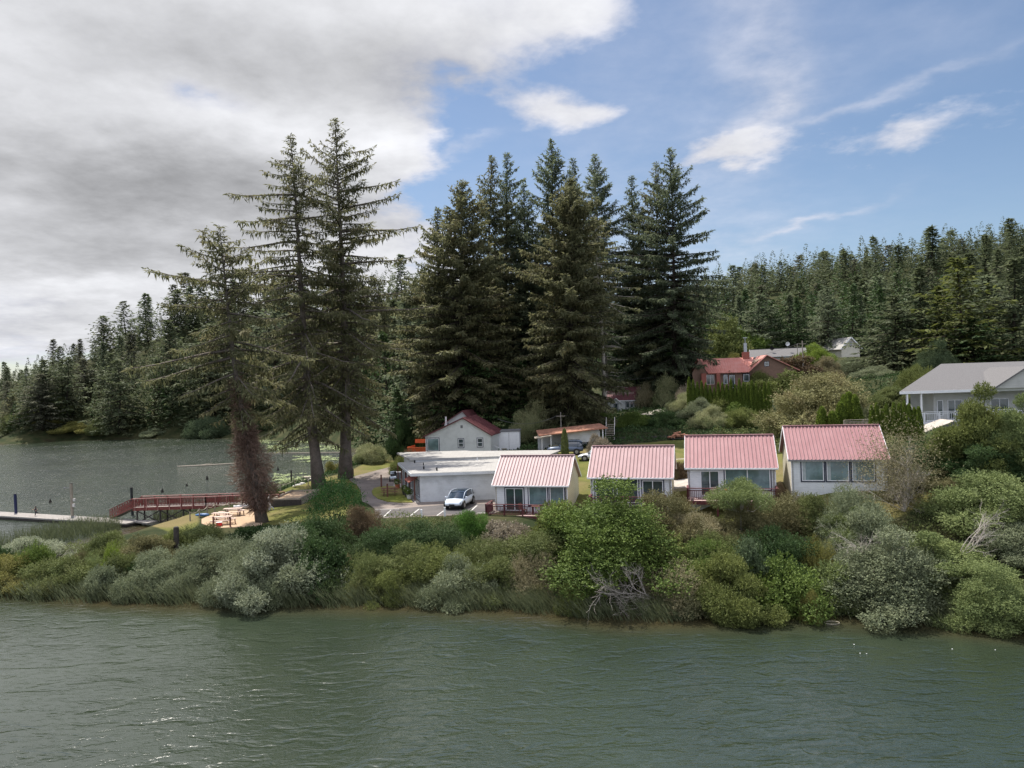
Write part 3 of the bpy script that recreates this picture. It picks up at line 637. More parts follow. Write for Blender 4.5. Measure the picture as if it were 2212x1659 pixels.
# --- the grove of tall spruces behind the houses
grove = [  # base x (photo), top x, top y, distance, radius, seed, crown base, leaf, label
 (945, 948, 452, 128, 6.0, 31, .06, 'spruce', 'leftmost spruce of the tall grove, dark and narrow, behind the grey limbs of its neighbour'),
 (985, 1003, 395, 122, 7.2, 32, .04, 'hero', 'broad grey green spruce at the left front of the grove above the white red-roofed house'),
 (1050, 1062, 338, 134, 5.6, 33, .1, 'spruce', 'slim spruce in the grove, left twin of a close pair of pointed tops'),
 (1098, 1092, 332, 137, 5.8, 34, .12, 'bluespruce', 'slim spruce in the grove, right twin of a close pair of pointed tops'),
 (1140, 1128, 400, 140, 6.5, 35, .1, 'bluespruce', 'lower dark spruce filling the gap left of the highest top of the grove'),
 (1188, 1192, 303, 133, 7.4, 36, .1, 'bluespruce', 'spruce with the highest ragged top near the middle of the grove'),
 (1235, 1240, 345, 142, 5.2, 37, .1, 'bluespruce', 'spruce with a small top just right of the highest one in the grove'),
 (1225, 1236, 388, 116, 6.4, 38, .04, 'hero', 'broad brownish spruce at the front middle of the grove with curved sunlit limbs'),
 (1310, 1285, 335, 163, 7.2, 39, .25, 'bluespruce', 'regular pointed spruce with a thin crown right of the grove centre'),
 (1385, 1362, 380, 162, 5.8, 40, .1, 'bluespruce', 'smaller blue green spruce top between two taller ones on the right of the grove'),
 (1425, 1415, 352, 156, 6.4, 41, .08, 'spruce', 'dense spruce whose top leans against the rightmost tall one of the grove'),
 (1462, 1447, 322, 150, 9.0, 42, .08, 'bluespruce', 'rightmost tall spruce of the grove with long bare upswept limbs against blue sky')]
gt = []
for bx, tx, ty, Y, rm, sd_, cb, fm, lab in grove:
    b = at(bx, 880, Y); t = at(tx, ty, Y); zb = T(b[0], Y)-.3; dense = fm == 'hero'
    L, mb, ax = spruce(sd_, t[2]-zb, rm*1.12, cb=cb, n=300 if dense else 230, step=.45, tw=1.8, hang=3, kl=.72, kw=.25 if dense else .22, top=.55 if dense else .6, droop=.16 if dense else .2, gap=.02 if dense else .12, rtr=.7, lean=(t[0]-b[0], 0), irregular=.3 if dense else .45, rise=.75)
    r = empty('spruce_tree', (b[0], Y, zb), 0, lab, 'tree', 'grove of tall spruces behind the houses'); L.build('crown', FM[fm], r); mb.build('trunk', M['darkbark'] if sd_ not in (39,) else M['palebark'], r, True); gt.append(r)
# the pale bare trunk in front of the grove
b = at(1303, 815, 124); t = at(1287, 470, 124); zb = T(b[0], 124)-.3
L, mb, ax = spruce(44, t[2]-zb, 5.5, cb=.5, n=70, step=.5, tw=1.5, kl=.75, kw=.26, top=.5, droop=.12, gap=.2, rtr=.55, lean=(t[0]-b[0], 0), irregular=.5)
rgx = random.Random(9)
for i in range(26):
    z = rgx.uniform(.16, .55)*(t[2]-zb); a_ = rgx.uniform(-1.0, .9); o = Vector(ax(z)); l = rgx.uniform(2, 5.5)
    mb.tube([o, o+Vector((math.cos(a_)*l*.6, -abs(math.sin(a_))*l*.4, -.1)), o+Vector((math.cos(a_)*l, -abs(math.sin(a_))*l*.6, -.5*rgx.random()))], [.06, .04, .015], 4)
r = empty('spruce_tree', (b[0], 124, zb), 0, 'pale straight bare trunk with short dead limbs at the front right of the grove', 'tree', 'grove of tall spruces behind the houses'); L.build('crown', FM['spruce'], r); mb.build('trunk', M['palebark'], r, True)

# protos for smaller conifers (built 20 m tall)
def proto_con(seed, rm, **kw):
    k = dict(cb=.05, n=130, step=.65, tw=1.6, kl=.85, kw=.34, top=.75, droop=.15, gap=.05, rtr=.28, irregular=.35, fill=3, rise=.7); k.update(kw)
    L, mb, ax = spruce(seed, 20, rm, **k); return make_tree('conifer_tree', (L, mb), FM['far'], M['darkbark'])
PC = [proto_con(51, 3.6), proto_con(52, 3.1, cb=.12), proto_con(53, 4.0, n=95, irregular=.45), proto_con(54, 2.8, top=.9), proto_con(55, 4.4, top=.5, droop=.22), proto_con(56, 3.4, cb=.25, gap=.2, top=.6)]
# far version: fewer, larger sprays
PF = [proto_con(61+i, r_, n=80, step=1.05, kl=1.3, kw=.62, tw=1.7, fill=2, cb=c_, top=t_) for i, (r_, c_, t_) in enumerate(((3.4, .05, .75), (3.0, .1, .85), (4.0, .05, .65), (2.7, .15, .9), (3.8, .2, .55), (3.3, .05, .7)))]
rgf = random.Random(11)
def hillside(n, box_, protos, hts, mats, label, group, cond, cat='tree', mind=5., wid=(.9, 1.3)):
    pts = []; tries = 0
    while len(pts) < n and tries < 60000:
        tries += 1; x = rgf.uniform(box_[0], box_[1]); y = rgf.uniform(box_[2], box_[3])
        if not cond(x, y): continue
        if any((x-a)**2+(y-b)**2 < mind*mind for a, b in pts): continue
        pts.append((x, y))
    P = np.array(pts); z = tz(P[:, 0], P[:, 1]); d = polyd(P, land)
    for (x, y), zz, dd in zip(pts, z, d):
        if dd < 1.5: continue
        h = rgf.uniform(*hts)/20*float(np.interp(x/y, [-.72, -.62, -.5], [.5, .68, 1.])); w = h*rgf.uniform(*wid)
        place(rgf.choice(protos), (x, y, zz-.5), (w, w, h), rgf.uniform(0, 6.28), label, cat, group, rgf.choice(mats))
def inview(x, y, m=1.08): return y > 20 and abs(x/y) < .72*m
far_m = [FM['far'], FM['far'], FM['warmfar'], FM['bluespruce']]

NEAR = lambda x, y: inview(x, y)
hillside(50, (-215, 15, 245, 300), PC, (25, 36), far_m+[FM['spruce']], 'tall conifer in the front row of the forest along the far left shore', 'conifers along the far left shore',
         lambda x, y: inview(x, y) and y < 262+max(0, x+120)*.10+26 and x > -190-(y-262)*.5, mind=6.5, wid=(1.1, 1.5))
hillside(80, (-280, 25, 275, 370), PF, (17, 26), far_m, 'conifer on the slope of the wooded hill beyond the left bay', 'conifers on the left hill',
         lambda x, y: inview(x, y) and x > -235-(y-300)*.6 and x/y < -.02, mind=7., wid=(1.1, 1.6))
hillside(14, (-560, -230, 520, 760), PF, (26, 36), [FM['bluespruce'], FM['far']], 'distant bluish conifer on the far shore at the left edge of the photo', 'distant conifers at the left edge',
         lambda x, y: inview(x, y) and x/y < -.60, mind=9)
hillside(110, (60, 300, 215, 370), PF, (11, 19), far_m+[FM['far']], 'conifer on the long wooded ridge at the right of the photo', 'conifers on the right ridge',
         lambda x, y: inview(x, y) and x/y > .24, mind=7.0, wid=(1.25, 1.8))
hillside(16, (0, 110, 150, 215), PC, (16, 22), [FM['darkgreen'], FM['bluespruce']], 'dark fir in the shaded stand below the right ridge', 'dark firs below the right ridge',
         lambda x, y: inview(x, y) and (.30 < x/y < .52) and y > 196, mind=7)
# the rest of the wood, a mass nobody could count
def rgmass(name, n, box_, hts, mat, label, cond, mind=5.5, per=150):
    pts = []; tries = 0
    while len(pts) < n and tries < 40000:
        tries += 1; x = rgf.uniform(box_[0], box_[1]); y = rgf.uniform(box_[2], box_[3])
        if cond(x, y) and not any((x-a)**2+(y-b)**2 < mind*mind for a, b in pts): pts.append((x, y))
    P = np.array(pts); z = tz(P[:, 0], P[:, 1]); d = polyd(P, land); rg = np.random.default_rng(n); L = Leaves()
    for (x, y), zz, dd in zip(pts, z, d):
        if dd < 1.5: continue
        h = rg.uniform(*hts)*float(np.interp(x/y, [-.72, -.62, -.5], [.5, .68, 1.])); w = h*rg.uniform(.22, .32); u = rg.uniform(0, 1, per)**.8; a_ = rg.uniform(0, 6.28, per)+np.floor(u*16)*1.3
        r = w*(1-u)**.75*(.55+.45*np.sin(a_*3+u*30)**2)
        B = np.stack([x+np.cos(a_)*r*.6, y+np.sin(a_)*r*.6, zz+h*u], 1); D = np.stack([np.cos(a_), np.sin(a_), rg.normal(-.1, .25, per)+u*.6], 1)
        L.add(B, D, rg.normal(0, .5, (per, 3))+np.array([0, 0, 1.]), np.maximum(.5, w*.62*(1-u*.85)), .8-.45*u, np.clip(rg.uniform(0, .4)+rg.uniform(0, .6, per), 0, 1))
    o = L.build(name, mat); tag(o, label, 'forest', kind='stuff')
rgmass('hill_forest', 1700, (-330, 330, 245, 440), (11, 19), FM['far'], 'unbroken mass of conifers filling the wooded hills behind the houses', lambda x, y: inview(x, y, 1.12) and x > -235-(y-300)*.6 and not (x/y > .3 and y < 235), mind=4.1, per=150)
rgmass('shore_forest', 110, (-190, 130, 175, 262), (12, 22), FM['darkgreen'], 'dark dense wood at the foot of the hills', lambda x, y: inview(x, y) and (x/y < -.1 and y > 258+max(0, x+60)*-.2 or (x/y > .0 and y > 205 and x/y < .62)))
# ------------------------------------------------------------------ shrubs and broadleaved trees
def pshrub(seed, nm='shrub', fm='olive', bark='darkbark', **k):
    L, mb = shrub(seed, **k); return make_tree(nm, (L, mb), FM[fm], M[bark], 'leaves', 'stems')
PS = {  # nominal radius 2.5, height 3
 'a': [pshrub(1, n=24000, ls=.125), pshrub(2, n=24000, ls=.125, lobes=20), pshrub(3, n=24000, ls=.125, lobes=13, lobr=(.34, .55))],       # rounded
 'b': [pshrub(4, n=20000, ls=.145, sprig=.5, lobes=22, lobr=(.2, .4), hollow=.5), pshrub(5, n=20000, ls=.145, sprig=.55, lobes=24, lobr=(.2, .36), hollow=.5)],  # loose
 'c': [pshrub(6, n=24000, ls=.11, sprig=.6, lobes=24, lobr=(.2, .36), aspect=2.6), pshrub(7, n=24000, ls=.11, sprig=.7, lobes=18, aspect=2.6)]}
def ptree(seed, fm, bark='darkbark', **k):
    k0 = dict(Rr=5, Ht=9, lobes=34, n=60000, ls=.16, sprig=.35, lobr=(.22, .38), base=.5, trunk=.22, hollow=.6); k0.update(k)
    L, mb = shrub(seed, **k0); return make_tree('broadleaf_tree', (L, mb), FM[fm], M[bark], 'crown', 'trunk')
PT = [ptree(71, 'alder'), ptree(72, 'alder', lobes=38, lobr=(.16, .3), sprig=.5), ptree(73, 'alder', lobes=24, lobr=(.24, .4), n=60000)]
PBIG = [pshrub(10+i_, Rr=5, Ht=4.5, n=70000, lobes=l_, ls=.13, sprig=.45, lobr=(.16, .28), hollow=.55, stemr=.08) for i_, l_ in ((0, 44), (1, 36), (2, 52))]
PDR = pshrub(9, 'round_shrub', 'darkround', n=30000, ls=.11, sprig=.12, lobes=9, lobr=(.6, .75), hollow=.8)
PT_far = [ptree(75, 'alder', n=12000, ls=.38), ptree(76, 'alder', n=12000, ls=.38, lobes=22)]
def sh(cx, top, w, Y, kind, fm, label, cat='shrub', hmin=.8, sink=.25, group=None, squash=1., base=None):
    if Y < 62 and kind != 'd': Y = Y-1.4; w = w*(1.2 if kind[0] != 't' else 1.0)
    h_, d_ = hd(cx, top); x = h_*Y; zt = H-d_*Y; z0 = T(x, Y)-sink; zt = max(zt, z0+hmin); r = w/2/F*Y
    if base is not None: z0 = max(z0, H-hd(cx, base)[1]*Y)
    if kind[0] == 't':
        ps = PT if kind == 't' else PT_far; p = ps[SEED[0] % len(ps)]; s_ = (r/4.1, r/4.1*squash, (zt-z0)/8.6)
    elif r > 3.1 and kind != 'd':
        p = PBIG[SEED[0] % 3]; s_ = (r/4.9, r/4.9*squash, (zt-z0)/4.45)
    else:
        ps = [PDR] if kind == 'd' else PS[kind]; p = ps[SEED[0] % len(ps)]; s_ = (r/2.45, r/2.45*squash, (zt-z0)/2.95)
    SEED[0] += 1
    return place(p, (x, Y, z0), s_, SEED[0]*1.7, label, cat, group, FM[fm])
B_ = [
 (70, 1160, 190, 63, 'b', 'palesage', 'pale flowering bush along the tip of the point at the left edge'),
 (40, 1196, 170, 59, 'c', 'yellow', 'yellow olive gorse bush at the left edge by the water'),
 (150, 1185, 180, 58, 'c', 'olive', 'olive bush with dark bare twigs at its foot near the left edge'),
 (235, 1150, 150, 61, 'c', 'olive', 'olive bush rising behind the reeds below the floating dock'),
 (242, 1172, 44, 57, 'a', 'lime', 'small vivid lime green bush between olive ones on the left point'),
 (222, 1196, 80, 55.5, 'b', 'sage', 'little pale green bush in front of the lime green one'),
 (305, 1158, 150, 60, 'c', 'brownolive', 'brown olive thicket right of the lime green bush'),
 (330, 1192, 160, 56, 'c', 'sage', 'grey green willow at the water behind the reeds, left of the big pale one'),
 (372, 1140, 110, 62, 'c', 'yellowgreen', 'yellow green low bush in front of the red walkway'),
 (430, 1126, 130, 62.5, 'c', 'olive', 'olive bush just below the gravel picnic pad'),
 (405, 1180, 150, 56, 'b', 'sage', 'sage bush at the water right of the grey green willow'),
 (480, 1150, 130, 58, 'c', 'sage', 'dark sage bush below the trunk wrapped in reddish twigs'),
 (600, 1136, 250, 54.5, 'b', 'palesage', 'largest pale silvery willow bush at the centre of the left bank'),
 (545, 1170, 170, 53, 'b', 'sage', 'left shoulder of silvery willow leaves standing over the reeds'),
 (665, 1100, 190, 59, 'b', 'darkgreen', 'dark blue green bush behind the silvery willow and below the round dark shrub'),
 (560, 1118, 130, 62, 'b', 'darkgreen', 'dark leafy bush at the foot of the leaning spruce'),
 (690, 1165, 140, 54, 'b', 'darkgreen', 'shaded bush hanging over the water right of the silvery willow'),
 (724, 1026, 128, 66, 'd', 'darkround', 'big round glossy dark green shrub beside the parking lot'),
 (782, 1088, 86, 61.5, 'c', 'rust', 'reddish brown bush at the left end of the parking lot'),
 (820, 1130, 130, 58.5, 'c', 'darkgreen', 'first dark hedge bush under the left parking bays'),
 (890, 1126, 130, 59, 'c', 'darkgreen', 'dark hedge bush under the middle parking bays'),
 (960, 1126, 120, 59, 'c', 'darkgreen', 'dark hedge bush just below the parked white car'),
 (1016, 1098, 82, 60.5, 'c', 'brightgreen', 'bright green fluffy round bush right in front of the white car'),
 (790, 1180, 110, 53.5, 'c', 'olive', 'olive twiggy bush over the reeds below the dark hedge'),
 (870, 1172, 150, 54, 'c', 'olive', 'olive bush on the slope below the dark hedge'),
 (950, 1168, 150, 53.5, 'c', 'yellowgreen', 'yellowish green bush on the slope below the white car'),
 (840, 1225, 100, 51.5, 'c', 'yellowgreen', 'low yellow green bush at the waterline under the parking lot'),
 (1040, 1150, 130, 54, 'c', 'olive', 'green olive bush on the slope left of the pale flowering one'),
 (985, 1200, 150, 51.5, 'c', 'sage', 'grey green bush at the waterline left of the tan one'),
 (1098, 1108, 120, 57.5, 'b', 'pinktan', 'pale pinkish flowering bush below the maroon deck'),
 (1070, 1195, 130, 51.5, 'c', 'olive', 'olive bush at the waterline beneath the pale flowering bush'),
 (1150, 1182, 120, 51, 'c', 'tan', 'tan dry looking bush left of the large rounded green tree'),
 (1200, 1085, 130, 55.5, 'b', 'yellowgreen', 'yellow green bush hiding the right end of the maroon deck'),
 (1236, 1246, 60, 47.8, 'a', 'yellowgreen', 'small bright yellow green bush hanging over the dark water'),
 (1438, 1062, 190, 56, 'c', 'brownolive', 'brown olive bush in front of the second pink-roofed cottage'),
 (1500, 1095, 150, 54.5, 'c', 'tan', 'tan green thicket below the gap between second and third cottages'),
 (1405, 1140, 150, 51, 'a', 'yellowgreen', 'yellow green bush leaning right of the large rounded tree'),
 (1610, 1092, 160, 53.5, 'c', 'brownolive', 'brown thicket below the deck with orange chairs'),
 (1545, 1130, 170, 51, 'c', 'olive', 'dark olive bush above the bleached fallen branches'),
 (1700, 1058, 130, 54.5, 'c', 'brownolive', 'brown leaved bush before the left corner of the three-window cottage'),
 (1765, 1062, 110, 53.5, 'c', 'olive', 'low olive bush under the middle window of the three-window cottage'),
 (1828, 1035, 120, 52.5, 'c', 'sage', 'grey olive bush under the right window of the three-window cottage'),
 (1555, 1190, 220, 47.2, 'b', 'yellowgreen', 'pale yellow green bush arching over the water beside the fallen branches'),
 (1470, 1205, 140, 47.5, 'c', 'tan', 'tan twiggy bush behind the fallen bleached branches'),
 (1660, 1120, 200, 50.5, 'a', 'darkgreen', 'dark green shrub mass under the feathery tree'),
 (1700, 1200, 170, 47, 'a', 'green', 'deep green shrub at the waterline right of the feathery tree'),
 (1615, 1165, 110, 48.6, 'b', 'bluegreen', 'blue green shrub above the yellow green arching bush'),
 (1768, 1150, 80, 49, 'c', 'yellow', 'golden leaved bush halfway down the right bank'),
 (1752, 1268, 50, 44.8, 'c', 'yellow', 'small tuft of yellow grass-like leaves at the waterline'),
 (1875, 1095, 200, 49.5, 'b', 'sage', 'grey green bush below the bare twiggy tree'),
 (1990, 935, 140, 57.5, 'a', 'darkgreen', 'dark rounded tree between the bare twiggy tree and the arborvitae', ),
 (2040, 1010, 150, 55, 'c', 'brownolive', 'brown olive bush behind the bare twiggy tree'),
 (2075, 912, 100, 60, 'c', 'yellow', 'golden bush below the deck of the grey-roofed house'),
 (2125, 985, 130, 54, 'b', 'darkgreen', 'dark bush in the hollow below the grey-roofed house'),
 (1795, 1215, 120, 47.0, 'b', 'alder', 'small leafy bush over the brown shallows'),
]

for b in B_:
    if b[4] == 'd': sh(*b, hmin=2)
    else: sh(*b)
TB = [(2046, 905, 130, 57.5, 't', 'alder', 'leafy alder just left of the yellow green one below the big deck', 'tree', 5), (2135, 935, 170, 53.5, 't', 'darkgreen', 'dark green tree in the middle of the bank below the yellow green alder', 'tree', 4),
 (1830, 1090, 150, 51.5, 't', 'alder', 'leafy tree below the right window of the three-window cottage', 'tree', 3), (1520, 1150, 150, 49.5, 't', 'green', 'deep green tree behind the arching yellow green bush', 'tree', 3),

 (1294, 1050, 345, 52., 't', 'green', 'large rounded green tree on the bank between first and second cottages', 'tree', 7.5),
 (2128, 826, 200, 55, 't', 'yellowgreen', 'tall yellow green alder in front of the grey-roofed house at the right edge', 'tree', 5),
 (2110, 1000, 230, 50.5, 't', 'alder', 'broad alder in the middle of the right bank', 'tree', 3),
 (1905, 1150, 280, 46.8, 't', 'sage', 'silvery alder spreading over the water left of the corner bush', 'tree', 2),
 (2050, 1150, 250, 46.5, 't', 'alder', 'alder filling the bank between the silvery one and the right edge', 'tree', 2),
 (2190, 1110, 180, 47.5, 't', 'sage', 'pale leaved alder cut by the right edge of the photo', 'tree', 2),
 (2145, 1225, 190, 42.8, 't', 'alder', 'low green alder hanging over the water in the right corner', 'tree', 2),
 (2235, 930, 160, 53, 't', 'alder', 'alder at the right edge below the yellow green one', 'tree', 4),
 (1180, 1130, 190, 53, 't', 'olive', 'olive tree leaning against the large rounded green one', 'tree', 4),
]
for b in TB: sh(*b[:7], cat=b[7], squash=.8)
# middle ground
MB_ = [
 (800, 948, 90, 112, 'c', 'cream', 'pale leafy bush at the bend of the road'), (768, 985, 60, 114, 'c', 'sage', 'grey green bush left of the road bend'),
 (716, 995, 44, 112, 'c', 'yellow', 'yellow bush between the two tall spruce trunks'), (700, 1020, 36, 106, 'c', 'olive', 'low olive bush behind the tallest spruce trunk'),
 (862, 985, 60, 98, 'a', 'yellowgreen', 'leafy bush touching the rear left corner of the white flat roof'), (885, 965, 60, 104, 'c', 'rust', 'brownish bush beneath the orange railing'),
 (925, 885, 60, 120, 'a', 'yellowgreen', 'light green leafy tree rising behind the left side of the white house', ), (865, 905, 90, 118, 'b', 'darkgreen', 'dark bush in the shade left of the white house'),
 (1152, 865, 110, 117, 'b', 'cream', 'round cream flowering tree right of the white shed'), (1110, 900, 60, 119, 'a', 'darkgreen', 'dark shrub behind the white shed'),
 (1238, 868, 110, 124, 'a', 'darkgreen', 'dark bushy mound above the rusty-roofed carport'), (1300, 890, 90, 121, 'a', 'green', 'green mound right of the rusty-roofed carport'),
 (1290, 935, 60, 93, 'c', 'pinktan', 'pinkish tan bush at the right end of the carport'), (1372, 893, 110, 121, 'a', 'green', 'dense green hedge mound below the small cottage drive'),
 (1440, 896, 100, 119, 'a', 'darkgreen', 'dark green hedge mound behind the wood pile'), (1196, 960, 30, 99, 'c', 'brownolive', 'small brown bush at the mouth of the carport'),
 (1393, 828, 58, 149, 'a', 'tan', 'small round sunlit tree beside the white cottage drive'), (1345, 800, 60, 158, 'b', 'olive', 'leafy shrub above the small dark red roof'),
 (1440, 805, 60, 146, 'a', 'cream', 'pale shrub at the head of the drive'), (1488, 822, 70, 134, 'c', 'pinktan', 'tan flowering shrub at the left end of the arborvitae hedge'),
 (1478, 860, 80, 127, 'b', 'cream', 'pale green shrub below the left end of the arborvitae hedge'), (1467, 982, 44, 70, 'b', 'rust', 'brown leaved bush right of the second cottage'),
 (1510, 880, 90, 118, 'b', 'sage', 'sage shrub on the slope above the third cottage roof'), (1560, 868, 80, 119, 'a', 'yellowgreen', 'yellow green shrub in the middle of the slope above the third cottage'),
 (1600, 885, 80, 116, 'a', 'green', 'green ivy mound on the slope below the hedge'), (1640, 872, 80, 117, 'b', 'sage', 'pale shrub right of the ivy mound'),
 (1535, 915, 90, 111, 'a', 'cream', 'cream leaved shrub just above the third cottage roof'), (1600, 920, 100, 110, 'b', 'yellowgreen', 'bright shrub behind the ridge of the third cottage'),
 (1680, 900, 60, 100, 'c', 'green', 'dark shrub between third cottage roof and the rounded tree'), (1690, 975, 44, 72, 'a', 'yellowgreen', 'leafy shrub in the gap between the third and fourth cottages'),
 (1686, 1040, 34, 57.5, 'c', 'rust', 'small reddish bush against the left wall of the three-window cottage'),
 (1560, 808, 40, 150, 'a', 'yellowgreen', 'low shrub before the left end of the brown house'), (1640, 800, 60, 140, 'a', 'yellowgreen', 'rounded yellow green shrub before the brown house'),
 (1542, 755, 60, 175, 'a', 'olive', 'rounded shrub left behind the brown house'), (1585, 762, 60, 172, 'a', 'yellow', 'yellow shrub between brown house and the far grey roof'),
 (1760, 742, 80, 168, 'a', 'lime', 'lime green shrub right of the utility pole'), (1840, 765, 100, 150, 'b', 'sage', 'grey green shrub below the cream gabled house'),
 (1780, 770, 90, 150, 'b', 'tan', 'tan shrub behind the big rounded tree'), (1890, 790, 110, 135, 'b', 'sage', 'sage shrub mass left of the grey-roofed house'),
 (1980, 775, 110, 112, 'a', 'yellowgreen', 'yellow green tree touching the left slope of the grey roof'), (1920, 835, 120, 98, 'b', 'olive', 'olive shrub between the rounded tree and the grey-roofed house'),
 (2020, 735, 90, 125, 'b', 'bluegreen', 'blue green shrub right behind the grey roof'), (1870, 880, 80, 84, 'b', 'cream', 'pale shrub left of the right arborvitae row'),
 (60, 880, 100, 268, 'b', 'olive', 'rounded conifer-like bush on the far point at the left edge'), (105, 900, 60, 263, 'a', 'yellow', 'yellow meadow bush on the far left point'),
 (120, 842, 70, 268, 'a', 'yellowgreen', 'light green tree among dark conifers on the far left point'), (165, 910, 90, 260, 'b', 'yellow', 'yellowish shrub at the waterline of the far left point'),
 (215, 905, 60, 258, 'a', 'olive', 'low olive shrub at the end of the far left point'), (20, 905, 60, 266, 'b', 'olive', 'low bush leaning over the water at the left edge'),
 (330, 925, 60, 254, 'a', 'sage', 'small pale shrub on the far shore below the conifers'), (560, 900, 90, 238, 'b', 'darkgreen', 'dark shrub on the far shore behind the leaning spruce'),
 (450, 890, 110, 246, 'b', 'bluegreen', 'blue green shrub at the shaded end of the far shore'), (660, 890, 120, 250, 'b', 'darkgreen', 'dark shrub on the far shore seen between the spruce trunks'),
]
for b in MB_: sh(*b, hmin=3.4 if (1470 < b[0] < 1720 and 105 < b[3] < 135) else 2.6 if (1220 < b[0] < 1460 and 110 < b[3] < 130) else .8)
fol('olivetan', (.11, .115, .045), (.36, .34, .16), (.24, .19, .10))
MT = [(1625, 806, 70, 130, 'tf', 'yellowgreen', 'leafy bushy tree hiding the wall between window and gable of the brown house', 'tree'), (1700, 806, 100, 126, 'tf', 'yellowgreen', 'leafy yellow green tree hiding the gable foot of the brown house', 'tree'), (2200, 850, 130, 53.5, 't', 'alder', 'tall alder top against the grey roof at the right edge', 'tree'),
 (1755, 783, 215, 90, 't', 'olivetan', 'big rounded olive brown tree behind the fourth cottage', 'tree'), (1702, 752, 100, 152, 'tf', 'rust', 'umbrella shaped brown tree beside the utility pole', 'tree'),
      (1570, 690, 90, 190, 'tf', 'yellowgreen', 'light green tree at the foot of the ridge by the tall grove', 'tree'), (1620, 680, 90, 196, 'tf', 'green', 'green rounded tree at the foot of the ridge', 'tree'),
      (2170, 770, 120, 130, 'tf', 'green', 'green tree between the big conifers at the right edge', 'tree')]
for b in MT: sh(*b[:7], cat=b[7])
for i in range(46):
    cx_ = 20+i*48+rgf.uniform(-16, 16)
    if 1290 < cx_ < 1460: continue
    yw = np.interp(cx_, [0, 250, 750, 1200, 1500, 2000, 2212], [1262, 1284, 1287, 1305, 1318, 1330, 1345]); Yw = g2(cx_, yw)[1]+rgf.uniform(.8, 2.2)
    t0 = yw-rgf.uniform(60, 105); k_ = rgf.choice(['olive', 'green', 'sage', 'olive', 'darkgreen', 'brownolive', 'alder']); SEED[0] += 1
    h_, d_ = hd(cx_, t0); x = h_*Yw; p_ = PS[rgf.choice('abc')][0]; r_ = rgf.uniform(1.1, 2.)
    place(p_, (x, Yw, T(x, Yw)-.2), (r_/2.4, r_/2.6, max(.7, H-d_*Yw-T(x, Yw))/2.9), SEED[0]*1.3, 'low bush in the tangled thicket along the waterline of the near shore', 'shrub', 'thicket bushes along the waterline', FM[k_])
# dark conifers under and between the tall trees, and the large ones at the right
def con(bx, tx, ty, Y, w, fm, lab, k, group=None):
    t = at(tx, ty, Y); zb = T(t[0], Y)-.3; h = t[2]-zb; r = w/2/F*Y
    place(PC[k], (t[0], Y, zb), (r/4.6, r/4.6, h/20), k*1.3+bx, lab, 'tree', group, FM[fm])
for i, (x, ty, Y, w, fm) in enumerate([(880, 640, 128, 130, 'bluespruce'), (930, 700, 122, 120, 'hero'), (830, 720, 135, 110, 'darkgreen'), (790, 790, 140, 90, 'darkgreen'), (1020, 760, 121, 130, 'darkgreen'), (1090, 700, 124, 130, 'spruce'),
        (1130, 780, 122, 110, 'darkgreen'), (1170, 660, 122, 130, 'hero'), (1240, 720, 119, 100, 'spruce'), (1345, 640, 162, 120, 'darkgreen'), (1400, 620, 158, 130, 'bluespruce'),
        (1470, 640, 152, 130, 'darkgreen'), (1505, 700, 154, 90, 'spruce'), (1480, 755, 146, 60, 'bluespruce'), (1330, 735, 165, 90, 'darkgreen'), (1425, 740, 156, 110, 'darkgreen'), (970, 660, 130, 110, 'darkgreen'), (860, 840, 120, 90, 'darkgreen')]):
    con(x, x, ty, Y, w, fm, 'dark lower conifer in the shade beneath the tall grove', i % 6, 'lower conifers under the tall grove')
for i, (x, ty, Y, w, fm, lab) in enumerate([(2068, 560, 128, 190, 'limefir', 'sunlit yellow green conifer with long bare trunk above the grey roof'), (1990, 580, 138, 150, 'far', 'dark green conifer left of the sunlit one above the grey roof'),
        (1930, 640, 140, 130, 'far', 'shorter green conifer at the left edge of the stand above the grey roof'), (2130, 600, 138, 160, 'bluespruce', 'dark conifer right of the sunlit yellow green one'),
        (2190, 560, 130, 170, 'far', 'tall conifer at the right edge behind the grey roof'), (2030, 620, 135, 130, 'limefir', 'small sunlit conifer in front of the tall stand'),
        (1885, 690, 150, 90, 'far', 'small conifer right of the cream gabled house'), (2225, 680, 120, 150, 'far', 'conifer cut by the right edge above the grey roof'), (2100, 690, 126, 130, 'darkgreen', 'dark low conifer under the sunlit one')]):
    con(x, x, ty, Y, w, fm, lab, (i+2) % 6)
# left arborvitae hedge, clump and right row
LC = [column_leaves(81, n=5200), column_leaves(82, n=5200, Rr=.6)]
PCx = [make_tree('arborvitae', lc, FM['arb'], M['darkbark'], 'leaves', 'stem') for lc in LC]
def arb(cx, top, Y, hh, w, lab, grp):
    t = at(cx, top, Y); i = SEED[0]; SEED[0] += 1; r = w/2/F*Y
    place(PCx[i % 2], (t[0], Y, t[2]-hh), (r/.55, r/.55, hh/4.), i*.9, lab, 'shrub', grp)
for i in range(20):
    q = i/19; arb(1488+q*172, 826+q*8+rgf.uniform(-14, 9), 122-q*10, rgf.uniform(5.2, 7.), 9.8, 'columnar arborvitae in the tall hedge row below the brown house', 'arborvitae hedge below the brown house')
for i, (x, t_, Y) in enumerate(((1775, 878, 76), (1797, 888, 75.5), (1815, 868, 76.5), (1833, 846, 77), (1846, 852, 76.5), (1824, 852, 78.5))):
    arb(x, t_, Y, 4.5, 26, 'stout arborvitae in the clump behind the ridge of the fourth cottage', 'arborvitae clump behind the fourth cottage')
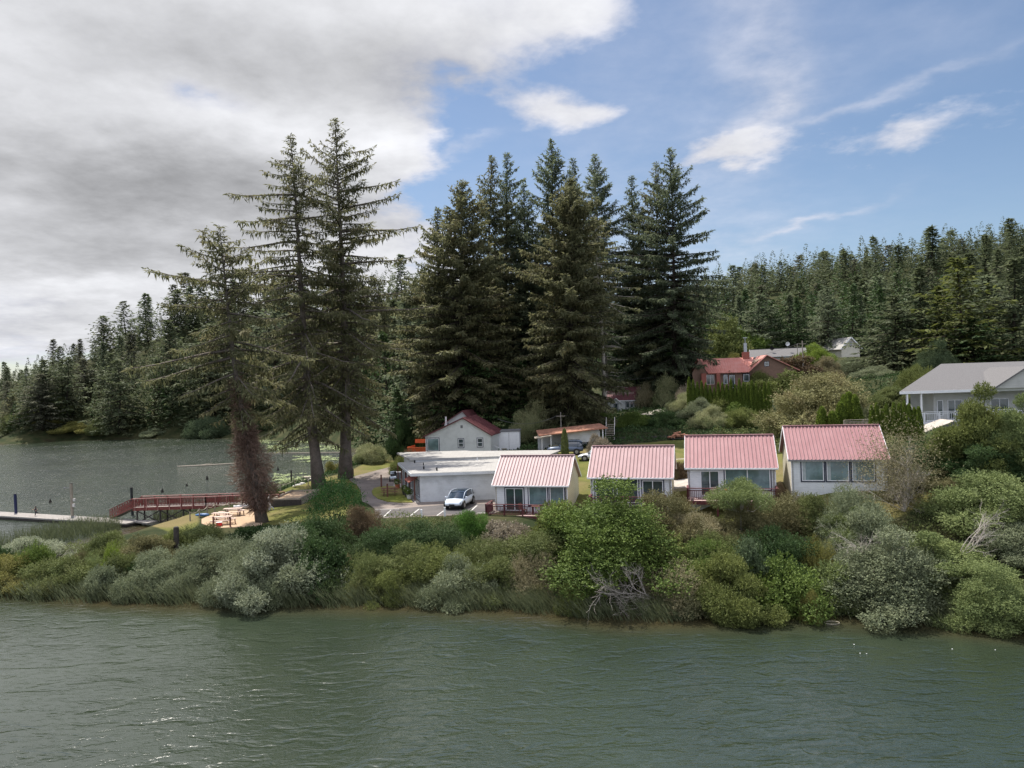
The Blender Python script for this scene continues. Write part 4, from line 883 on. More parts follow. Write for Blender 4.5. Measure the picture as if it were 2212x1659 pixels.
for i, (x, t_) in enumerate(((1882, 876), (1893, 870), (1906, 884), (1914, 873), (1930, 870), (1942, 872), (1953, 866), (1963, 872), (1974, 880), (1984, 878))):
    arb(x, t_, 70-i*.3, 5.5 if i < 7 else 3.6, 15, 'slender arborvitae in the row left of the grey-roofed house', 'arborvitae row by the grey-roofed house')
t_ = at(1219, 928, 90)
L, mb = column_leaves(83, Ht=3.2, Rr=.42, n=2600); r = make_tree('ivy_post', (L, mb), FM['olive'], M['oldwood'], 'leaves', 'stem'); r.location = (t_[0], 90, T(t_[0], 90)); r.scale = (1, 1, (t_[2]-T(t_[0], 90))/3.1)
tag(r, 'tall post covered in ivy standing before the slate blue car', 'ivy post')
# feathery tree before the third cottage: thin stem, flat open crown
L, mb = shrub(90, Rr=2.5, Ht=4.6, lobes=20, n=15000, ls=.11, sprig=.7, lobr=(.2, .34), base=2.2, trunk=.09, aspect=2.6, hollow=.4)
r = make_tree('feathery_tree', (L, mb), FM['alder'], M['palebark'], 'crown', 'trunk'); t_ = at(1597, 1016, 52.3); r.location = (t_[0], 52.3, t_[2]-4.9); r.scale = (1, 1, 1.05); tag(r, 'feathery light green tree on a thin stem before the third cottage deck', 'tree')
# dead and bare wood
def bare(nm, lab, pt, **k):
    mb = twigs(root=(0, 0, 0), **k); r = empty(nm, pt, 0, lab, 'dead tree'); mb.build('branches', M['deadwood'], r); return r
p = at(1450, 1285, 46.8); bare('fallen_branches', 'bleached bare branches of a fallen tree spreading over the dark water', (p[0], p[1], .3), seed=3, n=6, ln=3.5, r=.05, first=(-1, -.2, .22), spread=.36, up_=.0, depth=3)
p = at(1955, 1135, 52.0); o = bare('bare_tree', 'pale bare twiggy tree beside the right end of the three-window cottage', (p[0], p[1], T(p[0], p[1])), seed=8, n=8, ln=3.0, r=.035, first=(-.2, 0, 1), spread=.5, depth=4)
L = Leaves(); rg = np.random.default_rng(4); n = 9000; P = rg.normal(0, 1, (n, 3))*np.array([1.3, .9, 1.5])+np.array([-.5, 0, 3.2])
L.add(P, rg.normal(0, 1, (n, 3)), rg.normal(0, 1, (n, 3)), .16, .05, rg.uniform(0, 1, n)); L.build('withered_leaves', FM['tan'], o)
p = at(1900, 1210, 45.8); bare('fallen_branches', 'thin bleached dead branches tangled in the silvery alder on the right bank', (p[0], p[1], 2.6), seed=15, n=6, ln=2.2, r=.028, first=(-.9, -.5, .35), spread=.5, depth=3)
p = at(2040, 1150, 46.5); bare('fallen_branches', 'long pale dead limb slanting through the alders near the right edge', (p[0], p[1]-1.5, 3.4), seed=16, n=4, ln=2.3, r=.028, first=(.9, -.6, .6), spread=.45, depth=3)
p = at(1235, 1280, 49); bare('fallen_branches', 'short dead stems standing at the waterline under the large green tree', (p[0], p[1], .1), seed=17, n=5, ln=1.8, r=.03, first=(0, 0, 1), spread=.6, depth=2)
# ------------------------------------------------------------------ undergrowth, reeds, lily pads
rg = np.random.default_rng(77)
def scatter(n, box_, cond, hmax, ls, name, fm, lab, cat='undergrowth', dir_up=.4):
    P = np.stack([rg.uniform(box_[0], box_[1], n), rg.uniform(box_[2], box_[3], n)], 1); d = polyd(P, land); z = tz(P[:, 0], P[:, 1])
    ok = (d > .3) & (polyd(P, asph) < -1.0) & (polyd(P, playpad) < -.5) & cond(P, d)
    for lp in lawnpoly: ok &= polyd(P, lp) < -.5
    P, z = P[ok], z[ok]; m = len(P); hn = (np.sin(P[:, 0]*1.1+np.sin(P[:, 1]*.8)*2)*.5+.5)*(np.sin(P[:, 1]*1.3+P[:, 0]*.5)*.4+.6)
    B = np.stack([P[:, 0], P[:, 1], z+rg.uniform(0, 1, m)**.6*hmax*hn], 1); D = rg.normal(0, 1, (m, 3)); D[:, 2] += dir_up*2
    L = Leaves(); L.add(B, D, rg.normal(0, 1, (m, 3)), ls*rg.uniform(.6, 1.4, m), ls*.5, np.clip(hn*.6+rg.uniform(0, .5, m), 0, 1)); o = L.build(name, FM[fm]); tag(o, lab, cat, kind='stuff')
scatter(150000, (-52, 45, 42, 66), lambda P, d: (d > 0) & ((P[:, 1] < 58) | (P[:, 0] < -3)), 1.0, .17, 'bank_undergrowth', 'olive', 'low tangled undergrowth covering the bank above the water')
scatter(110000, (-40, 75, 84, 160), lambda P, d: P[:, 1] > 97, .9, .38, 'hillside_undergrowth', 'darkgreen', 'low greenery covering the slopes between the houses')
scatter(60000, (28, 70, 56, 110), lambda P, d: P[:, 0] > 30, 1.2, .28, 'garden_undergrowth', 'olive', 'low greenery around the grey-roofed house')
nS = 9000; P = np.stack([rg.uniform(-52, 42, nS), rg.uniform(42, 64, nS)], 1); dS = polyd(P, land); ok = (dS > -.8) & (dS < rg.uniform(.5, 6, nS)); P = P[ok]; zS = np.maximum(tz(P[:, 0], P[:, 1]), 0); m_ = len(P)
L = Leaves(); D = rg.normal(0, 1, (m_, 3)); D[:, 2] = np.abs(D[:, 2])*.8+.1; L.add(np.stack([P[:, 0], P[:, 1], zS+rg.uniform(0, .8, m_)], 1), D, rg.normal(0, 1, (m_, 3)), rg.uniform(.4, 1.5, m_), .035, rg.uniform(0, 1, m_))
fol('driftstick', (.12, .10, .08), (.42, .38, .32), None, .1); tag(L.build('dead_sticks', FM['driftstick']), 'bare grey stems and dead sticks tangled along the waterline', 'dead sticks', kind='stuff')
def reeds(n, pts_, h, name, lab, fm, leanx=-.45, wid=.045, dens=None):
    px_ = np.array([p[0] for p in pts_]); segs = []
    k = rg.integers(0, len(pts_)-1, n); t = rg.uniform(0, 1, n)
    A = np.array([g2(*p[:2]) for p in pts_]); Bq = np.array([g2(p[0], p[2]) for p in pts_]); d_ = np.array([p[3] if len(p) > 3 else 1. for p in pts_])
    dn = d_[k]*(1-t)+d_[k+1]*t; ok = rg.uniform(0, 1, n) < dn; k, t = k[ok], t[ok]; n = len(k)
    a = A[k]*(1-t)[:, None]+A[k+1]*t[:, None]; b = Bq[k]*(1-t)[:, None]+Bq[k+1]*t[:, None]; s = rg.beta(1.2, 1.7, n)[:, None]; P = a*(1-s)+b*s
    cl = np.sin(P[:, 0]*2.3+P[:, 1])*np.sin(P[:, 0]*.9+1.7*P[:, 1])*.5+.5; ok = rg.uniform(0, 1, n) < cl*.8+.2; P, s = P[ok], s[ok]; n = len(P)
    ln_ = rg.uniform(.5, 1.15, n)*h; D = np.stack([leanx+rg.normal(0, .22, n), rg.normal(0, .2, n), np.ones(n)], 1); D = norm(D)
    B = np.concatenate([P, np.full((n, 1), -.05)], 1); L = Leaves()
    L.add(B, D, rg.normal(0, 1, (n, 3)), ln_*.55, wid, rg.uniform(0, 1, n)); D2 = D.copy(); D2[:, 0] += leanx*.5; D2 = norm(D2)
    L.add(B+D*(ln_*.5)[:, None], D2, rg.normal(0, 1, (n, 3)), ln_*.55, wid*.75, rg.uniform(.3, 1, n))
    o = L.build(name, FM[fm], mid=.3); tag(o, lab, 'reeds', kind='stuff')
fol('reed', (.045, .07, .03), (.19, .21, .11), (.11, .13, .06), .3)
reeds(38000, [(0, 1250, 1305, .35), (120, 1262, 1308, .8), (300, 1282, 1310, 1), (500, 1287, 1315, 1), (700, 1288, 1318, .9), (850, 1288, 1312, .5), (960, 1290, 1325, .9), (1080, 1297, 1322, .9), (1200, 1303, 1335, .6), (1300, 1318, 1345, .3), (1450, 1318, 1350, .4), (1520, 1318, 1340, .2), (1650, 1310, 1325, .05), (1850, 1312, 1345, .2), (2000, 1325, 1362, .4), (2212, 1342, 1375, .5)],
      1.55, 'reeds', 'thin green reeds leaning left along the near shore', 'reed')
reeds(6000, [(-20, 1175, 1215, .5), (90, 1150, 1185, 1), (180, 1135, 1165, 1), (260, 1135, 1150, .5)], 1.5, 'dark_reeds', 'upright dark reeds in the water behind the tip of the point', 'reed', -.06)
reeds(5000, [(330, 1118, 1130, 1), (430, 1100, 1115, 1), (500, 1092, 1105, .8), (560, 1075, 1085, .8), (640, 1045, 1055, .8)], 1.6, 'walkway_reeds', 'dark reeds standing under the red walkway', 'reed', .05)
def pads(name, lab, ranges, n):
    L = Leaves(); me = MB()
    for x0, x1, y0, y1 in ranges:
        for i in range(int(n*(x1-x0)/150)):
            u = rgf.random(); v = rgf.random(); x = x0+(x1-x0)*u; y = y0+(y1-y0)*v
            if math.sin(x*.07+y*.3)*math.sin(y*.5+x*.02) < -.25: continue
            p = G(x, y, .03+rgf.random()*.1); r = rgf.uniform(.16, .34); a0 = rgf.random()*6
            me.add([(p[0]+r*math.cos(a0+k*.9), p[1]+r*math.sin(a0+k*.9), p[2]+rgf.uniform(-.02, .05)) for k in range(7)], [tuple(range(7))])
    o = me.build(name, M['pad']); tag(o, lab, 'lily pads', kind='stuff')
M['pad'] = plain('lily_pad_green', (.22, .28, .10), .5, 0, .3, 1.5)
pads('lily_pads', 'pale green lily pads floating behind the spruce trunks', [(590, 675, 1022, 1048), (600, 660, 1035, 1052), (560, 760, 950, 957), (575, 745, 962, 972), (630, 740, 985, 994), (650, 680, 990, 998)], 700)
# ------------------------------------------------------------------ buildings
def window(par, x0, x1, z0, z1, y=0., n=1, trim='navy', fr='trim', gl='glass', split='v', name='window', out=-1, t=.07):
    """frame ring round the panes on a wall at y; out=-1 faces the viewer's side of the wall"""
    o = MB(); s = out
    def B(mb, a, b, c, d, ya, yb, mi=0): mb.box(a, b, min(y+s*ya, y+s*yb), max(y+s*ya, y+s*yb), c, d, mi)
    w = .09
    if trim:
        B(o, x0-w, x0, z0-w, z1+w, .003, .05); B(o, x1, x1+w, z0-w, z1+w, .003, .05); B(o, x0, x1, z1, z1+w, .003, .05); B(o, x0, x1, z0-w, z0, .003, .05)
    B(o, x0, x0+t, z0, z1, .003, .06, 1); B(o, x1-t, x1, z0, z1, .003, .06, 1); B(o, x0+t, x1-t, z1-t, z1, .003, .06, 1); B(o, x0+t, x1-t, z0, z0+t, .003, .06, 1)
    for k in range(1, n):
        if split == 'v': q = x0+(x1-x0)*k/n; B(o, q-t/2, q+t/2, z0+t, z1-t, .003, .055, 1)
        else: q = z0+(z1-z0)*k/n; B(o, x0+t, x1-t, q-t/2, q+t/2, .003, .055, 1)
    f = o.build(name, [M[trim or fr], M[fr]], par)
    for k in range(n):
        p = MB()
        if split == 'v': a, b, c, d = x0+(x1-x0)*k/n+t/2, x0+(x1-x0)*(k+1)/n-t/2, z0+t, z1-t
        else: a, b, c, d = x0+t, x1-t, z0+(z1-z0)*k/n+t/2, z0+(z1-z0)*(k+1)/n-t/2
        B(p, a+.004, b-.004, c+.004, d-.004, .008, .022); p.build('pane', M[gl], f)
    return f
def gable_roof(par, W_, D_, ze, zr, ov, mat, seam='seam', ribs=0, x0=None, name='roof', yr=None, ridge=True, t=.1):
    x0 = -W_/2-ov if x0 is None else x0; x1 = x0+W_+2*ov; yr = D_/2 if yr is None else yr; sl = (zr-ze)/yr; sl2 = (zr-ze)/(D_-yr); zf = ze-sl*ov; zb = ze-sl2*ov
    m = MB(); m.slab([(x0, -ov, zf), (x1, -ov, zf), (x1, yr, zr), (x0, yr, zr)], t, 0); m.slab([(x0, yr, zr), (x1, yr, zr), (x1, D_+ov, zb), (x0, D_+ov, zb)], t, 0)
    if ribs:
        for k in range(ribs+1):
            x = x0+.05+(x1-x0-.1)*k/ribs; L1 = Vector((x, -ov-.01, zf+.03)); L2 = Vector((x, yr, zr+.03)); m.bar(L1, L2, .09, .07, 0)
            m.bar(L1+Vector((.085, 0, -.022)), L2+Vector((.085, 0, -.022)), .055, .02, 1)
            m.bar((x, yr, zr+.03), (x, D_+ov, zb+.03), .09, .07, 0)
    if ridge: m.bar((x0-.02, yr, zr+.05), (x1+.02, yr, zr+.05), .3, .06, 0); m.bar((x0-.02, -ov-.03, zf-.06), (x1+.02, -ov-.03, zf-.06), .05, .14, 2)
    m.bar((x0-.012, -ov, zf-.03), (x0-.012, yr, zr-.03), .03, .2, 2); m.bar((x1+.012, -ov, zf-.03), (x1+.012, yr, zr-.03), .03, .2, 2)
    m.bar((x0-.012, D_+ov, zb-.03), (x0-.012, yr, zr-.03), .03, .2, 2); m.bar((x1+.012, D_+ov, zb-.03), (x1+.012, yr, zr-.03), .03, .2, 2)
    return m.build(name, [M[mat], M[seam], M['trim']], par)
def gable_walls(par, W_, D_, ze, zr, front, side, down=1.6, yr=None, name='wall'):
    yr = D_/2 if yr is None else yr; x0, x1 = -W_/2, W_/2; m = MB()
    m.box(x0, x1, 0, .15, -down, ze-.06, 0); m.box(x0, x1, D_-.15, D_, -down, ze-.06, 0)
    for x, s in ((x0, 1), (x1, -1)):
        vs = [(x, 0, -down), (x, D_, -down), (x, D_, ze-.05), (x, yr, zr-.08), (x, 0, ze-.05)]; vs2 = [(x+s*.15, b, c) for _, b, c in vs]
        fs = [(4,3,2,1,0) if s > 0 else (0,1,2,3,4), (5,6,7,8,9) if s > 0 else (9,8,7,6,5)]
        m.add(vs+vs2, fs+[(i, (i+1)%5, 5+(i+1)%5, 5+i) if s > 0 else (5+i, 5+(i+1)%5, (i+1)%5, i) for i in range(5)], 1)
    for x in (x0, x1): m.box(x-.02, x+.02, -.02, .1, -down, ze-.1, 2)
    return m.build(name, [M[front], M[side], M['trim']], par)
def railing(par, pts, h=1.0, z=0., mat='deckred', name='railing', gap=.14, post=1.8, top='deckred', rail2=None, bal=.045):
    m = MB()
    for a, b in zip(pts, pts[1:]):
        a = Vector(a); b = Vector(b); l = (b-a).length; n = max(1, round(l/post)); u = Vector((0, 0, 1))
        for k in range(n+1): q = a.lerp(b, k/n); m.bar(q, q+u*(h+.02), .12, .12)
        m.bar(a+u*(h+.05), b+u*(h+.05), .16, .05, 1); m.bar(a+u*(h-.12), b+u*(h-.12), .05, .07); m.bar(a+u*.12, b+u*.12, .05, .07)
        for k in range(1, int(l/gap)): q = a.lerp(b, k*gap/l); m.bar(q+u*.155, q+u*(h-.155), bal, bal)
    return m.build(name, [M[mat], M[top]], par)
ROT = R(-15)
def cottage(dx0, dx1, dy, Y, label, roof, ribs, D_=6.4, rise=2.25, wall_h=2.45):
    a = at((dx0+dx1)/2, dy, Y); W_ = (dx1-dx0)/F*Y/math.cos(ROT)-.5
    r = empty('cottage', (a[0], a[1], a[2]-wall_h), ROT, label, 'cottage', 'small white cottages with pink metal roofs')
    gable_walls(r, W_, D_, wall_h+.12, wall_h+.12+rise, 'white', 'cream'); gable_roof(r, W_, D_, wall_h+.12, wall_h+.12+rise, .25, roof, ribs=ribs)
    return r, W_
def deck(r, x0, x1, depth, z, side=True, floor='deckfloor', legs=True, h=.95, l=True, rr=True):
    m = MB(); n = int(depth/.15)
    for k in range(n): m.box(x0, x1, -depth+k*depth/n, -depth+(k+1)*depth/n-.02, z-.06, z, 0)
    m.box(x0, x1, -depth-.03, -depth-.002, z-.3, z+.01, 1); m.box(x0-.03, x0-.002, -depth, -.02, z-.3, z+.01, 1); m.box(x1+.002, x1+.03, -depth, -.02, z-.3, z+.01, 1)
    if legs:
        for x in np.linspace(x0+.1, x1-.1, 4): m.bar((x, -depth+.1, z-2.6), (x, -depth+.1, z-.07), .14, .14, 1)
    d = m.build('deck', [M[floor], M['deckred']], r)
    pts = ([(x0+.06, -.15, z)] if l else [])+[(x0+.06, -depth+.06, z), (x1-.06, -depth+.06, z)]+([(x1-.06, -.15, z)] if rr else [])
    railing(r, pts, h); return d
def outdoor_chair(loc, rz, mat, label, grp=None):
    r = empty('deck_chair', loc, rz, label, 'chair', grp); m = MB()
    MB().box(-.25, .25, -.25, .25, .38, .42).build('seat', M[mat], r); 
    for k in range(4): m.bar((-.2+k*.133, .25, .42), (-.2+k*.133, .36, .95), .1, .02)
    m.build('backrest', M[mat], r)
    for x in (-.23, .23):
        for y in (-.22, .22): MB().bar((x, y, 0), (x, y, .4), .05, .05).build('leg', M[mat], r)
    return r
# first cottage
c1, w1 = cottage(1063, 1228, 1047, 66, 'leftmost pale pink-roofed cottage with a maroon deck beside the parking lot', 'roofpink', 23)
hw = w1/2
window(c1, -hw+1.0, -hw+2.75, .02, 2.12, n=2, name='sliding_door', gl='glass'); window(c1, -hw+3.25, -hw+5.0, .55, 2.3, gl='tealglass'); window(c1, -hw+5.25, -hw+6.9 if -hw+6.9 < hw-.2 else hw-.25, .55, 2.3, gl='tealglass')
deck(c1, -hw-.35, hw-.2, 2.2, -.05)
# second
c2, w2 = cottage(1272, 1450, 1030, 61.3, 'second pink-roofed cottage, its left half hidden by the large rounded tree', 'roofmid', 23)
hw = w2/2
window(c2, -hw+.4, -hw+2.0, .2, 2.3, gl='glass'); window(c2, -hw+2.25, -hw+4.1, .2, 2.3, gl='glass'); window(c2, -hw+4.45, -hw+6.2, .1, 2.15, n=2, name='sliding_door')
deck(c2, -hw, hw-.4, 1.6, -.05)
# third
c3, w3 = cottage(1485, 1671, 1009, 58.6, 'third pink-roofed cottage with orange chairs on its deck behind the feathery tree', 'roofrose', 23)
hw = w3/2
window(c3, -hw+1.0, -hw+2.5, .05, 2.15, n=2, name='sliding_door', trim=None, gl='glass'); window(c3, -hw+2.95, hw-.35, .6, 2.3, n=2, gl='tealglass')
deck(c3, -hw-.1, hw+.1, 1.9, -.05)
# fourth
c4, w4 = cottage(1712, 1908, 991, 55.4, 'rightmost rose-roofed cottage with three big windows and no deck', 'roofrose', 26)
hw = w4/2
for k in range(3): window(c4, -hw+.75+k*1.82, -hw+.75+k*1.82+1.6, .72, 2.3, gl='tealglass', t=.06); 
for k in range(3):
    m = MB(); a = -hw+.82+k*1.82
    m.box(a, a+.22, -.04, -.03, .8, 2.24); m.build('curtain', M['curtain'], c4)
MB().box(-hw-.01, hw+.01, -.02, .0-.003, -1.6, -.45).build('skirting', M['concrete'], c4)
MB().box(hw-1.2, hw-.4, -.3, -.03, -.9, -.45).build('meter_box', M['greyflat'], c4)
for c, w in ((c1, w1), (c2, w2), (c3, w3), (c4, w4)):
    m = MB(); m.bar((-w/2-.25, -.36, 2.36), (w/2+.25, -.36, 2.36), .11, .1); m.bar((w/2+.03, -.33, 2.3), (w/2+.03, -.08, 2.1), .06, .06); m.bar((w/2+.05, -.07, 2.1), (w/2+.05, -.07, -.4), .06, .06); m.build('gutter', M['greyflat'] if c is c4 else M['trim'], c)
    MB().tube([(w*.3, 4.6, 3.6), (w*.3, 4.6, 4.75)], .07, 8).build('vent_pipe', M['greyflat'], c)
def local(o, p): return o.matrix_basis @ Vector(p)
bpy.context.view_layer.update()
for i, (x, y, rz, col, lab) in enumerate(((-w3/2+2.2, -1.0, .6, 'paletable', 'pale wooden chair on the deck of the third cottage'), (-w3/2+3.7, -1.05, -.9, 'orange', 'orange wooden chair on the deck of the third cottage'))):
    p = local(c3, (x, y, -.05)); outdoor_chair(p, ROT+rz, col, lab)
p = local(c3, (-w3/2+3.0, -1.0, -.05)); r = empty('deck_table', p, ROT, 'small wooden table between the chairs on the third cottage deck', 'table')
MB().box(-.35, .35, -.3, .3, .68, .73).build('table_top', M['paletable'], r)
for x in (-.3, .3):
    for y in (-.25, .25): MB().bar((x, y, 0), (x, y, .68), .05, .05).build('leg', M['tablewood'], r)
p = local(c3, (-w3/2+3.0, -1.0, .68)); r = MB().blob((0, 0, .06), (.16, .12, .06)).build('fruit_bowl', M['lemon'] if 'lemon' in M else M['orange'], smooth=True); r.location = p; tag(r, 'small orange dish on the table of the third cottage deck', 'dish')
p = local(c1, (w1/2-2.6, -1.1, -.05)); r = empty('deck_table', p, ROT, 'maroon table on the deck of the leftmost cottage', 'table'); MB().box(-.5, .5, -.35, .35, .68, .73).build('table_top', M['tablewood'], r)
for x in (-.4, .4): MB().bar((x, 0, 0), (x, 0, .68), .07, .4).build('leg', M['tablewood'], r)
p = local(c1, (w1/2-3.9, -1.1, -.05)); outdoor_chair(p, ROT+1.2, 'tablewood', 'maroon chair on the deck of the leftmost cottage')

# flat-roofed white building
z = 3.2; FL, FR, BR, BL = (-9.76, 73.1), (3.2, 73.6), (4.4, 84.6), (-13.6, 85.4)
r = empty('flat_roofed_building', (-5, 79, z), 0, 'long white building with a pale flat roof and a plant-lined walkway beside the parking lot', 'building')
zt_ = z+2.75
MB().prism([FL, FR, BR, BL], z-.3, zt_).build('wall', M['wall_white'], r, world=True)
rf = [at(887, 1028, 72.6)[:2], (3.6, 72.9), (4.9, 85.2), at(859, 1003, 84.)[:2]]
m = MB(); m.prism(rf, zt_+.003, zt_+.26, 1); ins = .12
cxy = (sum(p[0] for p in rf)/4, sum(p[1] for p in rf)/4); m.prism([(p[0]+(cxy[0]-p[0])*.012, p[1]+(cxy[1]-p[1])*.012) for p in rf], zt_+.262, zt_+.30, 0)
m.build('roof', [M['flatroof'], M['wall_white']], r, world=True)
rb = [(-12.6, 85.6), (4.2, 85.5), (6.0, 91.0), (-5.5, 93.5), (-6.5, 94.6), (-15.6, 94.6)]; k_ = [(-12.0, 85.7), (3.9, 85.6), (5.6, 90.6), (-5.5, 93.1), (-6.5, 94.2), (-14.6, 94.2)]
MB().prism(k_, z-.3, zt_+.3).build('rear_wall', M['wall_white'], r, world=True); MB().prism(rb, zt_+.303, zt_+.5).build('rear_roof', M['flatroof'], r, world=True)
for i, (fx, fy) in enumerate(((.12, .3), (.14, .62), (.1, .88), (.65, .5), (.78, .32), (.85, .6), (.2, .16), (.5, .9))):
    a = Vector((*rf[0], 0)).lerp(Vector((*rf[1], 0)), fx); b = Vector((*rf[3], 0)).lerp(Vector((*rf[2], 0)), fx); p = a.lerp(b, fy)
    MB().tube([(p.x, p.y, zt_+.29), (p.x, p.y, zt_+.62)], .06 if i % 2 else .09, 8).build('roof_vent', M['black'] if i in (0, 1, 2, 6) else M['trim'], r, world=True)
# left facade: openings, posts, awning
def on_left(t, off): a = Vector((*FL, 0)); b = Vector((*BL, 0)); d = (b-a).normalized(); n = Vector((-d.y, d.x, 0)); return a+d*t+n*off, d, n
fac = empty('tmp', (0, 0, 0)); bpy.data.objects.remove(fac)
ang = math.atan2(BL[1]-FL[1], BL[0]-FL[0])
lf = empty('shopfront', (0, 0, 0)); lf.parent = r; lf.location = (BL[0]-r.location[0], BL[1]-r.location[1], 0); lf.rotation_euler = (0, 0, ang+math.pi); Lw = math.hypot(BL[0]-FL[0], BL[1]-FL[1])
for i, (a, b, c, d, n) in enumerate(((.8, 1.7, .02, 2.1, 1), (2.4, 4.0, .8, 2.1, 2), (4.8, 5.7, .02, 2.1, 1), (6.4, 8.4, .7, 2.1, 3), (8.8, 9.7, .02, 2.1, 1), (10.2, 12.3, .5, 2.1, 3))):
    f = window(lf, a, b, c, d, 0, n, trim='navy', gl='glass', name='window' if n > 1 else 'door')
m = MB()
for t in (0.2, 3.2, 6.2, 9.0, 12.0): m.bar((t, -.45, 0), (t, -.45, 2.74), .12, .12)
m.build('post', M['tablewood'], lf)
MB().slab([(8.6, -1.0, 1.95), (11.6, -1.0, 1.95), (11.6, -.03, 2.5), (8.6, -.03, 2.5)], .08).build('awning', M['brick'], lf)
def flat(name, poly, z_, mat, t=.02, kind='structure', **k):
    o = MB().prism(poly, z_-t, z_).build(name, M[mat]); return tag(o, kind=kind, **k)
flat('road', [G(*Z1(*p), 3.2)[:2] for p in ((480, 940), (250, 1000), (0, 1065), (-30, 1100), (62, 1160), (110, 1230), (120, 1350), (200, 1385), (270, 1440), (285, 1555), (1660, 1500), (1800, 1460), (1800, 1320), (1400, 1335), (810, 1340), (700, 1100), (620, 985), (575, 950))], 3.235, 'asphalt', .3)
flat('parking_lot_shade', [G(*Z1(*p), 3.2)[:2] for p in ((270, 1452), (560, 1440), (1080, 1398), (1640, 1380), (1640, 1492), (290, 1548))], 3.245, 'shadeasphalt', .008)  # dark sheet that paints the shaded front of the lot
m = MB()
for a, b in (((462, 1452), (370, 1541)), ((797, 1440), (678, 1533)), ((1085, 1462), (1005, 1520)), ((1478, 1400), (1400, 1470)), ((280, 1447), (560, 1440)), ((1480, 1488), (1630, 1484))):
    p = G(*Z1(*a), 3.25); q = G(*Z1(*b), 3.25); m.bar((p[0], p[1], 3.252), (q[0], q[1], 3.252), .13, .004)
tag(m.build('road_marking', M['roadpaint']), kind='structure')
isl = [G(*Z1(*p), 3.2)[:2] for p in ((238, 1240), (262, 1205), (330, 1185), (420, 1178), (570, 1190), (722, 1372), (560, 1372), (420, 1360), (310, 1325), (250, 1280))]
o = MB().prism(isl, 3.1, 3.31).build('lawn_island', M['lawn']); tag(o, kind='structure')
flat('walkway', [G(*Z1(*p), 3.2)[:2] for p in ((510, 1122), (640, 1168), (640, 1182), (800, 1372), (752, 1378), (600, 1190), (500, 1196), (490, 1180))], 3.30, 'concrete', .12)
flat('gravel_pad', playpad, 1.86, 'sandpad' if 'sandpad' in M else 'sand', .2)
d0 = [(at(1385, 905, 138)), (at(1420, 870, 142)), (at(1452, 862, 146)), (at(1462, 880, 140)), (at(1410, 893, 134))]
m = MB(); dp = [(p[0], p[1]) for p in d0]; zz = [T(*p)+.12 for p in dp]; m.prism(dp, [q-.6 for q in zz], [q+.05 for q in zz]); tag(m.build('driveway', M['concrete']), kind='structure')
# back lane behind cottages 2-3
dp = [(at(1400, 1030, 66)[0], 66), (at(1500, 1030, 66)[0]+1, 65), (at(1480, 975, 78)[0]+1, 80), (at(1440, 975, 78)[0], 80)]; zz = [T(*p)+.06 for p in dp]
tag(MB().prism(dp, [q-.6 for q in zz], [q+.05 for q in zz]).build('path', M['concrete']), kind='structure')

# white house with dark red roofs
a = at(990, 992, 105); r = empty('white_house', (a[0], a[1], a[2]), R(-12), 'white house with dark red gabled roofs behind the flat-roofed building', 'house')
W_ = 10.0; hw = W_/2; D_ = 7.5; px_ = -hw+5.95; zl, zr_, zpk = 3.55, 3.6, 6.05
m = MB(); m.wall([(-hw, -1), (hw, -1), (hw, zr_), (px_, zpk), (-hw, zl)], 0, D_); m.build('wall', M['lap'], r)
m = MB(); ov = .25
m.slab([(-hw-.3, -ov, zl-.08), (px_, -ov, zpk+.12), (px_, D_+ov, zpk+.12), (-hw-.3, D_+ov, zl-.08)], .12); m.slab([(px_, -ov, zpk+.12), (hw+.35, -ov, zr_-.1), (hw+.35, D_+ov, zr_-.1), (px_, D_+ov, zpk+.12)], .12)
for k in range(18): y = .2+k*.41; m.bar((px_, y, zpk+.14), (hw+.35, y, zr_-.08), .05, .05); m.bar((px_, y, zpk+.14), (-hw-.3, y, zl-.06), .05, .05)
m.build('roof', M['darkred'], r)
m = MB(); m.bar((-hw-.3, -.28, zl-.18), (px_, -.28, zpk+.02), .03, .18); m.bar((px_, -.28, zpk+.02), (hw+.35, -.28, zr_-.2), .03, .18); m.build('fascia', M['darkred'], r)
window(r, -hw+.3, -hw+2.1, 1.3, 3.15, gl='tealglass'); window(r, -hw+5.1, -hw+5.9, 1.75, 3.0, n=2, split='h'); window(r, -hw+8.0, -hw+8.8, 1.8, 3.05, n=2, split='h'); window(r, -hw+3.7, -hw+4.2, -.2, .55, n=2, fr='trim'); 
MB().box(-hw+5.5, -hw+5.85, -.04, -.003, 4.6, 5.0).build('vent', M['greyflat'], r); MB().box(-hw+7.6, -hw+7.8, -.04, -.003, .3, .5).build('vent', M['greyflat'], r)
MB().tube([(-hw+2.5, 2.5, 4), (-hw+2.5, 2.5, 6.2)], .12).build('flue', M['trim'], r); MB().bar((hw+1.4, 1.2, -.5), (hw+1.4, 1.2, 1.2), .06, .06).bar((hw+1.4, 1.2, 1.2), (hw+.2, 1.2, 1.9), .06, .06).build('handrail', M['trim'], r)
u = MB(); u.wall([(-hw+.8, 3.4), (-hw+5.4, 3.4), (-hw+5.4, 5.0), (-hw+3.9, 6.8), (-hw+.8, 5.0)], D_-.5, D_+5); u.build('rear_wing', M['lap'], r)
m = MB(); m.slab([(-hw+.45, D_-.8, 4.85), (-hw+3.9, D_-.8, 6.95), (-hw+3.9, D_+5.2, 6.95), (-hw+.45, D_+5.2, 4.85)], .12); m.slab([(-hw+3.9, D_-.8, 6.95), (-hw+5.7, D_-.8, 4.9), (-hw+5.7, D_+5.2, 4.9), (-hw+3.9, D_+5.2, 6.95)], .12); m.build('rear_roof', M['darkred'], r)
